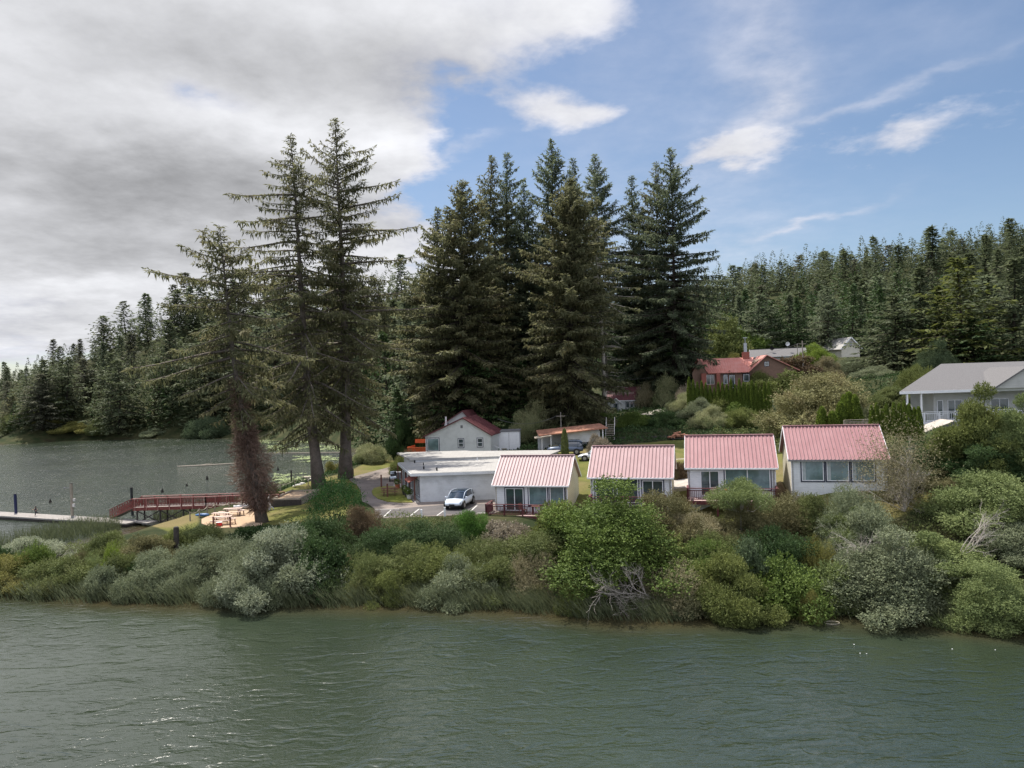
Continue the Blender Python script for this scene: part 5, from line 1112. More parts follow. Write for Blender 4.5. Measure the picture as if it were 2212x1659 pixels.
window(r, -hw+1.1, -hw+1.5, 4.0, 4.9, D_-.5, fr='trim', trim='navy'); window(r, -hw+2.1, -hw+3.3, 4.3, 4.9, D_-.5, n=2)
# orange deck
a = at(905, 978, 107); r = empty('orange_deck', (a[0], a[1], a[2]-1.5), R(-12), 'orange red fenced deck at the left end of the white house', 'deck')
MB().box(-1.8, 1.3, 0, 3.5, 1.2, 1.35).build('floor', M['orange'], r)
m = MB()
for k in range(22): x = -1.8+k*.148; m.box(x, x+.12, -.04, 0-.003, 1.0, 2.25)
m.box(-1.85, 1.35, -.09, .05, 2.253, 2.33); m.build('fence_panel', M['orange'], r)
m = MB()
for k in range(22): y = .1+k*.155; m.box(-1.86, -1.82, y, y+.12, 1.0, 2.4)
m.slab([(-1.8, 3.4, 2.7), (1.3, 3.4, 2.7), (1.3, 3.5, 3.3), (-1.8, 3.5, 3.3)], .05); m.build('side_panel', M['orange'], r)
for x in (-1.7, 0, 1.2): MB().bar((x, .1, -.5), (x, .1, 1.2), .12, .12).build('post', M['orange'], r)
# white shed
a = at(1100, 971, 109); r = empty('white_shed', (a[0], a[1], a[2]), R(-4), 'plain white box shed with a dark low roof beside the white house', 'shed')
MB().box(-1.65, 1.65, 0, 2.6, -.2, 2.75).build('wall', M['trim'], r, bevel=.12); MB().slab([(-1.7, -.1, 2.82), (1.75, -.1, 2.86), (1.75, 2.7, 3.0), (-1.7, 2.7, 2.96)], .1).build('roof', M['greyflat'], r)
MB().box(-.02, .02, -.02, -.003, .1, 2.6).build('door_seam', M['greyflat'], r); MB().box(-1.2, -.4, -.05, -.003, 0, .2).build('step', M['oldwood'], r)
# rusty-roofed carport
a = at(1170, 975, 101); r = empty('carport', (a[0], a[1], T(a[0], 101)), R(4), 'open old shed with a rusty flat roof above the slate blue car', 'shed')
zc = at(1170, 940, 101)[2]-r.location[2]; MB().slab([(-.4, -.3, zc), (9.6, -.1, zc+.75), (9.4, 5, zc+1.1), (-.2, 5, zc+.4)], .14).build('roof', M['rust'], r)
MB().slab([(-1.0, -.8, zc-.35), (1.4, -.8, zc-.05), (1.4, .2, zc+.1), (-1.0, .2, zc-.2)], .1).build('lean_to', M['oldwood'], r)
MB().box(0, 9.2, 4.7, 4.85, -.3, zc+.3).build('back_wall', M['wall_white'], r); MB().box(3.6, 8.6, .8, .95, zc-1.25, zc+.28).build('front_wall', M['wall_white'], r)
for x in (.1, 1.4, 3.4, 8.9): MB().bar((x, .2, -.4), (x, .2, zc-.02+x*.06), .14, .14).build('post', M['trim'], r)
# small white cottage with dark red roof
a = at(1347, 890, 150); r = empty('small_house', (a[0], a[1], a[2]), R(-12), 'tiny white house with dark red roof and gabled porch below the grove', 'house')
gable_walls(r, 6.4, 6, 2.7, 5.2, 'lap', 'lap'); gable_roof(r, 6.4, 6, 2.7, 5.2, .3, 'darkred', seam='darkred', ribs=16)
window(r, .5, 1.3, .9, 2.25, n=1); window(r, 1.4, 2.1, .9, 2.25)
m = MB(); m.wall([(-2.6, -.5), (-.4, -.5), (-.4, 2.0), (-1.5, 2.9), (-2.6, 2.0)], -1.2, -.01); m.build('porch', M['lap'], r); m = MB(); m.slab([(-2.9, -1.5, 1.85), (-1.5, -1.5, 3.0), (-1.5, 0, 3.0), (-2.9, 0, 1.85)], .1); m.slab([(-1.5, -1.5, 3.0), (-.1, -1.5, 1.85), (-.1, 0, 1.85), (-1.5, 0, 3.0)], .1); m.build('porch_roof', M['trim'], r)
d_ = window(r, -1.95, -1.05, -.2, 1.9, -1.2, n=1, name='door'); MB().box(2.7, 3.1, -.3, -.1, -.5, 2.4).build('downpipe', M['trim'], r)
# brown house
a = at(1604, 826, 140); r = empty('brown_house', (a[0], a[1], a[2]), R(-6), 'brown house with coral red metal roofs above the arborvitae hedge', 'house')
k_ = 140/F; 
MB().box(-7.6, 0, 0, 8, -4, 2.2).build('wall', M['brownwall'], r)
m = MB(); m.slab([(-6.6, -.6, 2.0), (1.2, -.6, 2.0), (3.2, 4.2, 5.0), (-8.0, 4.2, 5.0)], .15); m.slab([(-8.0, 4.2, 5.0), (3.2, 4.2, 5.0), (1, 8.6, 2.2), (-9, 8.6, 2.2)], .15)
for k in range(22): q = k/21; m.bar(Vector((-6.6, -.6, 2.03)).lerp(Vector((1.2, -.6, 2.03)), q), Vector((-8., 4.2, 5.03)).lerp(Vector((3.2, 4.2, 5.03)), q), .05, .05)
m.build('roof', M['roofbrick'], r)
m = MB(); m.wall([(1.6, -4), (10.6, -4), (10.6, 2.3), (5.0, 5.1), (1.6, 3.2)], 1.2, 8); m.build('gable_wing', M['brownwall'], r)
m = MB(); m.slab([(.9, -.8, 2.0), (5.0, .7, 5.3), (5.0, 8.3, 5.3), (.9, 8.3, 2.4)], .15); m.slab([(5.0, .7, 5.3), (11.2, .7, 2.1), (11.2, 8.3, 2.1), (5.0, 8.3, 5.3)], .15); m.build('wing_roof', M['roofbrick'], r)
m = MB(); m.wall([(-9.0, -1), (-6.4, -1), (-6.6, 2.0), (-8.0, 4.9), (-9.6, 2.0)], .6, .9); m.build('end_gable', M['brownwall'], r)
m = MB(); m.bar((-7.6, -.8, -4), (-7.6, -.8, 2), .9, .9); m.bar((-4.8, -.8, -4), (-4.8, -.8, 2), .7, .7); m.build('pier', M['brick'], r)
window(r, -6.9, -5.4, -.2, 1.7, n=2, trim='brick'); window(r, -3.6, -2.9, -.2, 1.6); window(r, -2.5, -1.5, -1, 1.5, name='door'); window(r, .2, 1.3, .2, 1.6, 0) ; window(r, 4.6, 5.4, 3.1, 3.9, 1.2)
MB().box(1.0, 2.3, 3.6, 4.6, 4.2, 6.1).build('chimney', M['brick'], r); m = MB(); m.box(1.3, 1.9, 3.9, 4.4, 6.1, 7.9); m.tube([(1.6, 4.1, 7.9), (1.6, 4.1, 8.9)], .1); m.box(1.2, 2.0, 3.9, 4.3, 8.9, 9.05); m.build('flue', M['chrome'], r)
# far grey roof house
a = at(1680, 782, 172); r = empty('grey_house', (a[0], a[1], a[2]), R(-20), 'low house with a light grey roof and satellite dishes behind the brown house', 'house')
gable_walls(r, 12, 8, 1.6, 3.4, 'grey_wall', 'grey_wall', 3); gable_roof(r, 12, 8, 1.6, 3.4, .5, 'shingle', seam='greyflat', t=.15)
for x, z_, cl in ((-1.2, 3.0, 'black'), (2.4, 3.9, 'trim')):
    m = MB(); n = 14; vs = [(x, 1.9, z_+.4)]+[(x+.5*math.cos(k*2*math.pi/n), 1.6+.15*math.sin(k), z_+.45+.5*math.sin(k*2*math.pi/n)) for k in range(n)]
    m.add(vs, [(0, 1+k, 1+(k+1) % n) for k in range(n)]); m.bar((x, 1.9, z_-.3), (x, 1.9, z_+.4), .06, .06); m.build('satellite_dish', M[cl], r)
window(r, -5, -3.4, .1, 1.2, n=2); window(r, 1, 2.6, .1, 1.2, n=2)
# cream gable house
a = at(1838, 772, 188); r = empty('cream_house', (a[0], a[1], a[2]), R(8), 'small cream gabled house half hidden by the big conifers', 'house')
m = MB(); m.wall([(-2.6, -2), (2.6, -2), (2.6, 2.6), (0, 5.2), (-2.6, 2.6)], 0, 9); m.build('wall', M['cream'], r)
m = MB(); m.slab([(-3.2, -.4, 2.2), (0, -.4, 5.4), (0, 9.3, 5.4), (-3.2, 9.3, 2.2)], .16); m.slab([(0, -.4, 5.4), (3.2, -.4, 2.2), (3.2, 9.3, 2.2), (0, 9.3, 5.4)], .16); m.build('roof', M['flatroof'], r)
m = MB(); m.bar((-3.2, -.44, 2.1), (0, -.44, 5.3), .05, .3); m.bar((0, -.44, 5.3), (3.2, -.44, 2.1), .05, .3); m.build('barge_board', M['trim'], r); window(r, -.3, .3, 3.2, 4.1)
# big grey-roofed house at the right
a = at(2085, 906, 78); zd = a[2]; r = empty('large_house', (a[0], a[1], zd), R(0), 'large white house with a wide grey shingle roof and railed deck at the right edge', 'house')
X0 = r.location
def q(dx, dy, Y): p = at(dx, dy, Y); return (p[0]-X0[0], p[1]-X0[1], p[2]-X0[2])
e0 = q(1943, 846, 76); e1 = q(2440, 838, 76); 
ze = (e0[2]+e1[2])/2; ze = e0[2]; x0_, x1_ = e0[0], e1[0]; rx0 = q(2033, 786, 84)[0]; zr_ = q(2033, 786, 84)[2]
m = MB(); m.slab([(x0_, -2, ze), (x1_, -2, ze), (x1_, 6, zr_), (rx0, 6, zr_)], .18); m.slab([(rx0, 6, zr_), (x1_, 6, zr_), (x1_, 14, ze), (x0_+9.5, 14, ze)], .18); m.add([(x0_, -2, ze-.002), (rx0, 6, zr_-.002), (x0_+9.5, 14, ze-.002)], [(0, 1, 2)])
m.build('roof', M['shingle'], r); MB().box(x0_, x1_, -2.04, -2.004, ze-.28, ze-.0).build('fascia', M['trim'], r)
xw = q(2017, 880, 78)[0]; MB().box(xw, x1_-.5, 0, 4.5, -3.4, ze-.02).build('wall', M['grey_wall'], r)
MB().box(xw+.02, x1_-.5, -1.98, -.003, ze-.20, ze-.19).build('soffit', M['trim'], r)
window(r, xw+.35, xw+1.0, .5, 2.2, trim=None); window(r, xw+1.5, xw+3.1, .05, 2.2, n=2, trim=None, name='door'); window(r, xw+6.2, xw+8.2, .6, 2.2, n=2, trim=None)
MB().box(x0_+.6, x1_-1, -1.9, -.01, -.28, -.02).build('deck', M['trim'], r); m = MB()
for x in (x0_+.9, x0_+2.4): m.bar((x, -1.8, -3.4), (x, -1.8, ze-.25), .16, .16)
m.build('post', M['trim'], r); railing(r, [(x0_+1.0, -1.8, 0), (x1_-2, -1.8, 0)], 1.0, mat='trim', top='trim', gap=.2, post=1.7, bal=.03)
m = MB(); gx_ = q(2190, 838, 75)[0]; m.wall([(gx_-1.9, ze+.02), (gx_+5.2, ze+.02), (gx_+1.6, ze+2.1)], -2.6, 2); m.build('front_gable', M['grey_wall'], r)
m = MB(); m.slab([(gx_-2.4, -2.9, ze-.12), (gx_+1.6, -2.9, ze+2.3), (gx_+1.6, 3, ze+2.3), (gx_-2.4, 3, ze-.12)], .16); m.slab([(gx_+1.6, -2.9, ze+2.3), (gx_+5.6, -2.9, ze-.12), (gx_+5.6, 3, ze-.12), (gx_+1.6, 3, ze+2.3)], .16); m.build('gable_roof', M['shingle'], r)
m = MB(); m.wall([(x0_+5.4, -3.4), (xw-.01, -3.4), (xw-.01, 1.9), (x0_+6.2, -.2), (x0_+5.4, -.4)], 3, 3.2); m.build('side_wall', M['grey_wall'], r)
g_ = empty('barbecue', (X0[0]+xw+3.9, X0[1]-1.0, zd), 0, 'black covered barbecue on the deck of the grey-roofed house', 'barbecue'); m = MB(); m.tube([(-.55, 0, .85), (.55, 0, .85)], .3, 12); m.build('lid', M['black'], g_); MB().box(-.5, .5, -.25, .25, .1, .75).build('cabinet', M['greyflat'], g_)
a = at(2035, 930, 70); r = empty('grey_garage', (a[0], 70, a[2]-1.6), R(-10), 'dark grey flat slab roof of a low outbuilding below the big deck', 'outbuilding'); MB().wall([(-2.2, -.8), (2.4, -.8), (2.4, 1.6), (1.1, 2.5), (-2.2, 1.2)], 0, 3).build('wall', M['greyflat'], r); MB().slab([(-2.3, -.2, 1.25), (1.1, -.2, 2.56), (1.1, 3.2, 2.56), (-2.3, 3.2, 1.25)], .06).build('roof', M['concrete'], r)
a = at(1855, 912, 73); railo = railing(None, [(a[0]-1.5, 73, a[2]-.8), (a[0]+4.5, 73.4, a[2]-.8)], 1.0, mat='oldwood', top='oldwood', name='wood_fence'); tag(railo, 'weathered wooden fence behind the ridge of the fourth cottage', 'fence')

# ------------------------------------------------------------------ vehicles: built along +x, nose at +x
def car(label, paint, loc, rz, Ln=4.75, Wd=1.95, Ht_=1.65, suv=True, roofm=None, rack=False):
    r = empty('parked_car', loc, rz, label, 'car'); h = Wd/2
    if suv: prof = [(-.5, .62, .95), (-.47, .42, 1.02), (-.40, .32, 1.06), (-.2, .30, 1.03), (0, .30, 1.0), (.2, .30, .98), (.28, .30, .97), (.38, .32, .88), (.46, .36, .76), (.5, .45, .62)]; cab = [(-.47, 1.02, .03), (-.42, 1.42, .72), (-.30, Ht_-.05, .80), (-.1, Ht_, .82), (.06, Ht_-.03, .80), (.13, Ht_-.14, .78), (.30, .98, .66)]
    else: prof = [(-.5, .5, .86), (-.46, .36, .90), (-.36, .28, .92), (-.2, .27, .92), (0, .27, .9), (.2, .27, .88), (.30, .28, .82), (.40, .30, .74), (.46, .34, .66), (.5, .42, .54)]; cab = [(-.40, .90, .40), (-.30, Ht_-.18, .72), (-.15, Ht_-.03, .78), (0, Ht_, .78), (.08, Ht_-.04, .76), (.24, .87, .62)]
    if rack: prof = [(-.5, .5, 1.05), (-.49, .4, 1.08), (-.4, .35, 1.08), (-.2, .35, 1.08), (0, .35, 1.07), (.2, .35, 1.05), (.25, .35, 1.04), (.40, .37, 1.0), (.47, .38, .92), (.5, .45, .75)]; cab = [(-.49, 1.08, .7), (-.46, Ht_-.1, .80), (-.35, Ht_, .82), (0, Ht_, .82), (.04, Ht_-.05, .80), (.17, 1.06, .74)]
    m = MB(); n = 9
    for i, (x, zb, zt) in enumerate(prof):
        tp = 1-.28*max(0, abs(x)-.33)/.17; w = h*tp; X_ = x*Ln
        m.v += [(X_, -w*.6, zb), (X_, -w*.93, zb+.04), (X_, -w, zb+(zt-zb)*.4), (X_, -w*.975, zb+(zt-zb)*.75), (X_, -w*.86, zt-.02), (X_, 0, zt+.03), (X_, w*.86, zt-.02), (X_, w*.975, zb+(zt-zb)*.75), (X_, w, zb+(zt-zb)*.4), (X_, w*.93, zb+.04), (X_, w*.6, zb)]
    n = 11
    for i in range(len(prof)-1):
        for k in range(n): m.f.append((i*n+k, i*n+(k+1) % n, (i+1)*n+(k+1) % n, (i+1)*n+k)); m.m.append(0)
    m.f.append(tuple(range(n))[::-1]); m.m.append(0); m.f.append(tuple((len(prof)-1)*n+k for k in range(n))); m.m.append(0)
    m.build('body', [paint], r, True)
    g = MB(); N = len(cab)
    for x, z_, wf in cab: g.v += [(x*Ln, -h*.88, min(z_, 1.0 if not rack else 1.06)-.03), (x*Ln, -h*wf*.985, z_-.02), (x*Ln, 0, z_+.02), (x*Ln, h*wf*.985, z_-.02), (x*Ln, h*.88, min(z_, 1.0 if not rack else 1.06)-.03)]
    for i in range(N-1):
        for k in range(4): g.f.append((i*5+k, i*5+k+1, (i+1)*5+k+1, (i+1)*5+k)); g.m.append(0)
    g.build('glasshouse', M['carglass'], r, True)
    tp = MB(); rows = [c for c in cab if c[1] > Ht_-.2]
    for x, z_, wf in rows: tp.v += [(x*Ln, -h*wf, z_-.05), (x*Ln, -h*wf*.8, z_+.02), (x*Ln, 0, z_+.05), (x*Ln, h*wf*.8, z_+.02), (x*Ln, h*wf, z_-.05)]
    for i in range(len(rows)-1):
        for k in range(4): tp.f.append((i*5+k, i*5+k+1, (i+1)*5+k+1, (i+1)*5+k)); tp.m.append(0)
    tp.build('roof', roofm or paint, r, True)
    for s in (-1, 1):   # pillars and side frame
        p = MB(); pts = [(c[0]*Ln, s*h*(c[2]*1.0+.0), c[1]-.02) for c in cab]; pts[0] = (cab[0][0]*Ln, s*h*.86, cab[0][1]-.05); pts[-1] = (cab[-1][0]*Ln, s*h*.86, cab[-1][1]-.02)
        p.tube(pts, .032, 6); xm = cab[N//2-1][0]*Ln; p.bar((xm, s*h*.9, .95), (xm, s*h*.8, Ht_-.08), .07, .05); p.build('pillar', paint, r, True)
        mr = MB().blob((cab[-1][0]*Ln-.35, s*(h+.07), 1.05), (.1, .1, .075), 8, 5).build('mirror', paint, r, True)
        hl = MB(); hz_ = prof[-2][2]-.05; hl.slab([(.445*Ln, s*h*.80, hz_), (.478*Ln, s*h*.42, hz_-.10), (.488*Ln, s*h*.42, hz_-.18), (.452*Ln, s*h*.84, hz_-.14)][::(1 if s > 0 else -1)], .05); hl.build('headlight', M['black'], r)
        for ax_ in (-.31, .32):
            wz = .36 if suv else .33; wx_ = ax_*Ln; ar = MB().tube([(wx_, s*(h-.30), wz+.02), (wx_, s*(h+.006), wz+.02)], wz+.07, 20).build('wheel_arch', M['black'], r)
            w_ = MB().tube([(wx_, s*(h-.24), wz), (wx_, s*(h+.02), wz)], wz, 20).build('wheel', M['black'], r)
            rim = MB().tube([(wx_, s*(h+.021), wz), (wx_, s*(h+.035), wz)], wz*.62, 10).build('rim', M['chrome'], w_)
    MB().box(.497*Ln, .512*Ln, -.26, .26, .42, .56).build('number_plate', M['black'], r); MB().box(.485*Ln, .503*Ln, -h*.55, h*.55, .30, .38).build('lower_grille', M['black'], r)
    if rack:
        for s in (-1, 1): MB().bar((-.42*Ln, s*h*.7, Ht_+.06), (.02*Ln, s*h*.7, Ht_+.06), .04, .05).build('roof_rail', M['black'], r)
    return r
p = G(*Z1(1225, 1440), 3.26); car('white electric hatchback with a dark roof parked nose-out in the bay beside the flat-roofed building', M['carwhite'], (p[0]+.3, p[1]+1.6, 3.26), R(-90-14), roofm=M['carglass'], Ln=4.75, Ht_=1.58)
p = at(1221, 980, 94); car('slate blue off-road car with roof rails parked by the rusty carport', M['carblue'], (p[0], 94, T(p[0], 94)), R(178), Ln=4.7, Wd=1.9, Ht_=1.8, rack=True)
p = at(1290, 1003, 87); car('silver sedan half hidden behind the ridge of the second cottage', M['carsilver'], (p[0], 87, T(p[0], 87)), R(172), Ln=4.6, Wd=1.85, Ht_=1.42, suv=False)
# small utility scooter beside the flat building
p = G(*Z1(483, 1115), 3.24); r = empty('utility_cart', (p[0], p[1]+.5, 3.24), R(-80), 'small white and dark utility cart parked on the road left of the building', 'cart')
MB().box(-.75, .75, -.4, .4, .35, .62).build('body', M['carwhite'], r, bevel=.08); MB().box(-.5, .1, -.32, .32, .623, .85).build('seat', M['black'], r, bevel=.05); MB().bar((.5, 0, .6), (.35, 0, 1.15), .06, .06).bar((.35, -.35, 1.15), (.35, .35, 1.15), .04, .04).build('handlebar', M['black'], r); MB().box(-.8, -.45, -.35, .35, .64, 1.15).build('backrest', M['carwhite'], r, bevel=.05)
for x in (-.5, .5):
    for y in (-.42, .42): MB().tube([(x, y-.08, .25), (x, y+.08, .25)], .25, 14).build('wheel', M['black'], r)

# ------------------------------------------------------------------ furniture and small things
def picnic(loc, rz, mat, top, label, group=None, L_=1.8):
    r = empty('picnic_table', loc, rz, label, 'picnic table', group); m = MB()
    for k in range(5): m.box(-L_/2, L_/2, -.36+k*.148, -.36+k*.148+.135, .72, .76)
    m.build('table_top', M[top], r)
    for s in (-1, 1): MB().box(-L_/2, L_/2, s*.72-.14, s*.72+.14, .43, .47).build('bench', M[top], r)
    for x in (-L_*.33, L_*.33): MB().bar((x, -.62, 0), (x, -.2, .715), .05, .1).bar((x, .62, 0), (x, .2, .715), .05, .1).bar((x, -.72, .4), (x, .72, .4), .045, .1).build('leg', M[mat], r)
    return r
p = G(*Z1(440, 1285), 3.3); picnic((p[0], p[1]+.4, 3.31), R(8), 'tablewood', 'tablewood', 'dark brown picnic table on the round lawn by the parking lot')
for (zx, zy, lab, rz) in ((600, 610, 'pale picnic table at the back edge of the gravel pad near the rope', 5), (480, 640+20, 'pale picnic table with a red cooler in front of it on the gravel pad', -3), (485, 700, 'pale picnic table at the front left of the gravel pad', 8)):
    p = G(*Z6(zx, zy), 1.86); picnic((p[0], p[1], 1.87), R(rz), 'tablewood', 'paletable', lab, 'picnic tables on the gravel pad', 1.9)
for (zx, zy, lab) in ((482, 625, 'small pale stool left of the back picnic table'), (690, 610, 'small pale stool right of the back picnic table'), (598, 700, 'low pale side table at the front of the gravel pad')):
    p = G(*Z6(zx, zy), 1.86); r = empty('stool', (p[0], p[1], 1.865), .3, lab, 'stool'); MB().box(-.32, .32, -.22, .22, .5, .56).build('seat', M['paletable'], r)
    for x in (-.25, .25): MB().bar((x, -.15, 0), (x*.8, 0, .5), .05, .2).build('leg', M['tablewood'], r)
p = G(*Z6(477, 712), 1.86); r = empty('cooler', (p[0], p[1]-.5, 1.865), .2, 'bright red cooler box standing at the front picnic table', 'cooler'); MB().box(-.26, .26, -.17, .17, 0, .34).build('box', M['redplastic'], r, bevel=.03); MB().box(-.28, .28, -.19, .19, .342, .4).build('lid', M['trim'], r, bevel=.02)
for (zx, zy, h_, lab) in ((395, 735, .95, 'brown post at the front left corner of the gravel pad'), (572, 735, .95, 'brown post at the front middle of the gravel pad')):
    p = G(*Z6(zx, zy), 1.8); o = MB().bar((0, 0, -.2), (0, 0, h_), .12, .12).box(-.075, .075, -.075, .075, h_+.002, h_+.04).build('post', M['tablewood']); o.location = (p[0], p[1], 1.86); o.name = 'wooden_post'; tag(o, lab, 'post')
# raised sand bed
p = G(*Z6(1160, 492), 2.1); w_ = 3.3; l_ = 6.5; r = empty('sand_bed', (p[0], p[1]-.3, T(p[0], p[1])-.1), R(-3), 'raised tan sand bed with a timber rim beside the tall spruces', 'sand bed')
MB().box(-w_/2+.1, w_/2-.1, .1, l_-.1, .3, .78).build('sand', M['sand'], r); m = MB(); m.box(-w_/2-.1, w_/2+.1, -.1, .098, -.3, .98); m.box(-w_/2-.1, w_/2+.1, l_-.098, l_+.1, -.3, .98); m.box(-w_/2-.1, -w_/2+.098, .1, l_-.1, -.3, .98); m.box(w_/2-.098, w_/2+.1, .1, l_-.1, -.3, .98); m.build('rim', M['oldwood'], r); MB().box(-w_/2-.25, w_/2+.25, -.14, -.102, -.3, .8).build('front_board', M['darkwood'], r)
# rope fence: posts and rope
def ropefence(pts, z_, label):
    r = empty('rope_fence', (*G(*Z6(*pts[0]), z_)[:2], z_), 0, label, 'fence'); P = []
    for q_ in pts: g_ = G(*Z6(*q_), z_); P.append(Vector((g_[0], g_[1], T(g_[0], g_[1]))))
    for q_ in P: o = MB().bar((0, 0, -.3), (0, 0, .95), .1, .1).build('post', M['oldwood'], r); o.location = q_-r.location
    m = MB()
    for a, b in zip(P, P[1:]): m.tube([a.lerp(b, t)+Vector((0, 0, .88-.22*(1-(2*t-1)**2))) for t in (0, .2, .4, .6, .8, 1)], .035, 5)
    m.build('rope', M['rope'], r, world=True)
ropefence([(150, 665), (250, 640), (330, 610), (410, 590), (560, 570), (690, 555)], 1.7, 'sagging rope fence on posts along the back of the gravel pad')
ropefence([(960, 375), (1100, 365), (1250, 352), (1390, 335), (1460, 320)], 2.0, 'rope fence along the water behind the raised sand bed')
p = G(*Z6(265, 650), 1.6); r = MB().blob((0, 0, .16), (.8, .3, .17), 14, 6).build('kayak', M['blue'], smooth=True); r.location = (p[0], p[1]+.3, 1.85); tag(r, 'blue kayak lying at the left end of the gravel pad', 'kayak')
def boat(name, loc, rz, Ln, mat, lab):
    m = MB(); n = 11
    for i in range(n):
        t = i/(n-1)*2-1; w = .42*(1-abs(t)**2.4)+.02; x = t*Ln/2; zz_ = .12*abs(t)**3; m.v += [(x, -w, .38+zz_), (x, -w*.8, .12+zz_), (x, 0, zz_), (x, w*.8, .12+zz_), (x, w, .38+zz_), (x, 0, .30+zz_)]
    for i in range(n-1):
        for k in range(6): m.f.append((i*6+k, i*6+(k+1) % 6, (i+1)*6+(k+1) % 6, (i+1)*6+k)); m.m.append(0)
    m.f.append(tuple(range(6))); m.m.append(0); m.f.append(tuple((n-1)*6+k for k in range(6))[::-1]); m.m.append(0)
    o = m.build(name, M[mat], smooth=True); o.location = loc; o.rotation_euler = (0, 0, rz); return tag(o, lab, 'canoe')
p = G(*Z6(785, 545), 1.7); boat('canoe', (p[0], p[1], 1.87), R(38), 3.8, 'trim', 'white canoe lying aslant beside the leaning spruce trunk')
for i, (zx, zy, s) in enumerate(((1280, 345, .45), (1330, 332, .5), (1430, 300, .7), (1245, 350, .3))):
    p = G(*Z6(zx, zy), 1.7); o = MB().blob((0, 0, s*.2), (s, s*.7, s*.45), 9, 6, .15, seed=i).build('boulder', M['stone'], smooth=False); o.location = (p[0], p[1], T(p[0], p[1])); tag(o, ['small white rock', 'white rock', 'largest pale rock', 'smallest white rock'][i]+' by the water behind the sand bed', 'rock', 'white rocks by the water')
# topiary arch
p = G(*Z6(1020, 470), 2.0); L = Leaves(); rg = np.random.default_rng(6); n = 1500; t = rg.uniform(0, math.pi, n); P = np.stack([np.cos(t)*.55, 0*t, np.sin(t)*1.9], 1)+rg.normal(0, .1, (n, 3)); L.add(P, rg.normal(0, 1, (n, 3)), rg.normal(0, 1, (n, 3)), .16, .07, rg.uniform(0, 1, n))
r = empty('plant_arch', (p[0], p[1], T(p[0], p[1])), 0, 'narrow leafy plant arch left of the raised sand bed', 'arch'); L.build('leaves', FM['green'], r); MB().tube([(math.cos(a_)*.55, 0, math.sin(a_)*1.9) for a_ in np.linspace(0, math.pi, 14)], .04, 6).build('hoop', M['darkwood'], r)
p = G(*Z6(985, 560), 1.9); r = empty('garden_sculpture', (p[0]-.4, p[1]+1.0, T(p[0], p[1])), 0, 'pale driftwood stump standing right of the leaning spruce trunk', 'driftwood'); MB().tube([(0, 0, -.1), (.1, 0, .6), (-.1, 0, 1.1), (.05, 0, 1.7)], [.16, .12, .14, .05], 7).tube([(.05, 0, .5), (.4, .1, .2), (.5, .1, -.1)], [.09, .07, .04], 6).build('trunk', M['stone'], r)
# walkway-side furniture along the flat building
for i, (t_, nm, mt, lab) in enumerate(((2.0, 'planter', 'terracotta', 'red planter near the rear corner of the walkway'), (7.5, 'planter', 'darkwood', 'dark planter in the middle of the walkway'), (10.6, 'planter', 'stone', 'pale planter near the front corner of the walkway'), (9.2, 'planter', 'darkwood', 'dark planter under the red awning'))):
    b_, d_, n_ = on_left(Lw-t_, .8); p = Vector((b_.x, b_.y, 3.305)); o = empty('planter', p, 0, lab, 'planter', 'planters along the walkway'); MB().tube([(0, 0, 0), (0, 0, .45)], [.22, .3], 10).build('pot', M[mt], o)
    L = Leaves(); n = 220; rg = np.random.default_rng(i); P = norm(rg.normal(0, 1, (n, 3)))*.33+np.array([0, 0, .7]); L.add(P, rg.normal(0, 1, (n, 3)), rg.normal(0, 1, (n, 3)), .16, .08, rg.uniform(0, 1, n)); L.build('leaves', FM['green'], o)
for i, (zx, zy) in enumerate(((530, 1100), (556, 1108))):
    p = G(*Z1(zx, zy), 3.24); o = empty('wheelie_bin', (p[0], p[1], 3.3), .2*i, ['left', 'right'][i]+' dark bin of the pair at the rear of the flat-roofed building', 'bin', 'bins behind the building'); MB().prism([(-.25, -.28), (.25, -.28), (.25, .28), (-.25, .28)], 0, 1.0).build('body', M['greyflat'] if i else M['black'], o); MB().box(-.28, .28, -.31, .31, 1.003, 1.08).build('lid', M['trim'] if i else M['black'], o)
for i, (zx, zy, h_, lab) in enumerate(((352, 1195, 1.55, 'brown post on the road beside the round lawn'), (425, 1310, 1.5, 'brown post in front of the dark picnic table'), (1100, 1528, .8, 'short white post in front of the white car'), (825, 1540, .7, 'short pale post at the front edge of the middle bay'), (8, 1055, 1.0, 'dark bollard at the right foot of the tallest spruce'))):
    p = G(*Z1(zx, zy), 3.2); o = MB().tube([(0, 0, -.1), (0, 0, h_)], .09 if i != 4 else .22, 8).tube([(0, 0, h_+.002), (0, 0, h_+.03)], .1 if i != 4 else .24, 8).build('roadside_post', M['trim'] if i in (2, 3) else M['tablewood'] if i < 2 else M['darkwood']); o.location = (p[0], p[1], T(p[0], p[1])); tag(o, lab, 'post')
# wood pile
p = at(1467, 951, 105); r = empty('wood_pile', (p[0], 105, T(p[0], 105)), 0, 'heap of cut logs on a low cart at the back of the lawn', 'log pile'); rq = random.Random(2); m = MB()
for i in range(46):
    x = rq.uniform(-1.4, 1.4); z_ = .45+rq.uniform(0, .75)*(1-abs(x)/1.8); y = rq.uniform(-.5, .5); a_ = rq.uniform(-.5, .5); m.tube([(x-.25, y-.3*a_, z_), (x+.25, y+.3*a_, z_+rq.uniform(-.1, .1))], rq.uniform(.09, .15), 7)
m.build('logs', M['rust'], r); MB().box(-1.5, 1.5, -.6, .6, .28, .4).build('cart_bed', M['darkwood'], r)
for x in (-1, 1): MB().tube([(x, -.65, .25), (x, .65, .25)], .25, 12).build('wheel', M['black'], r)
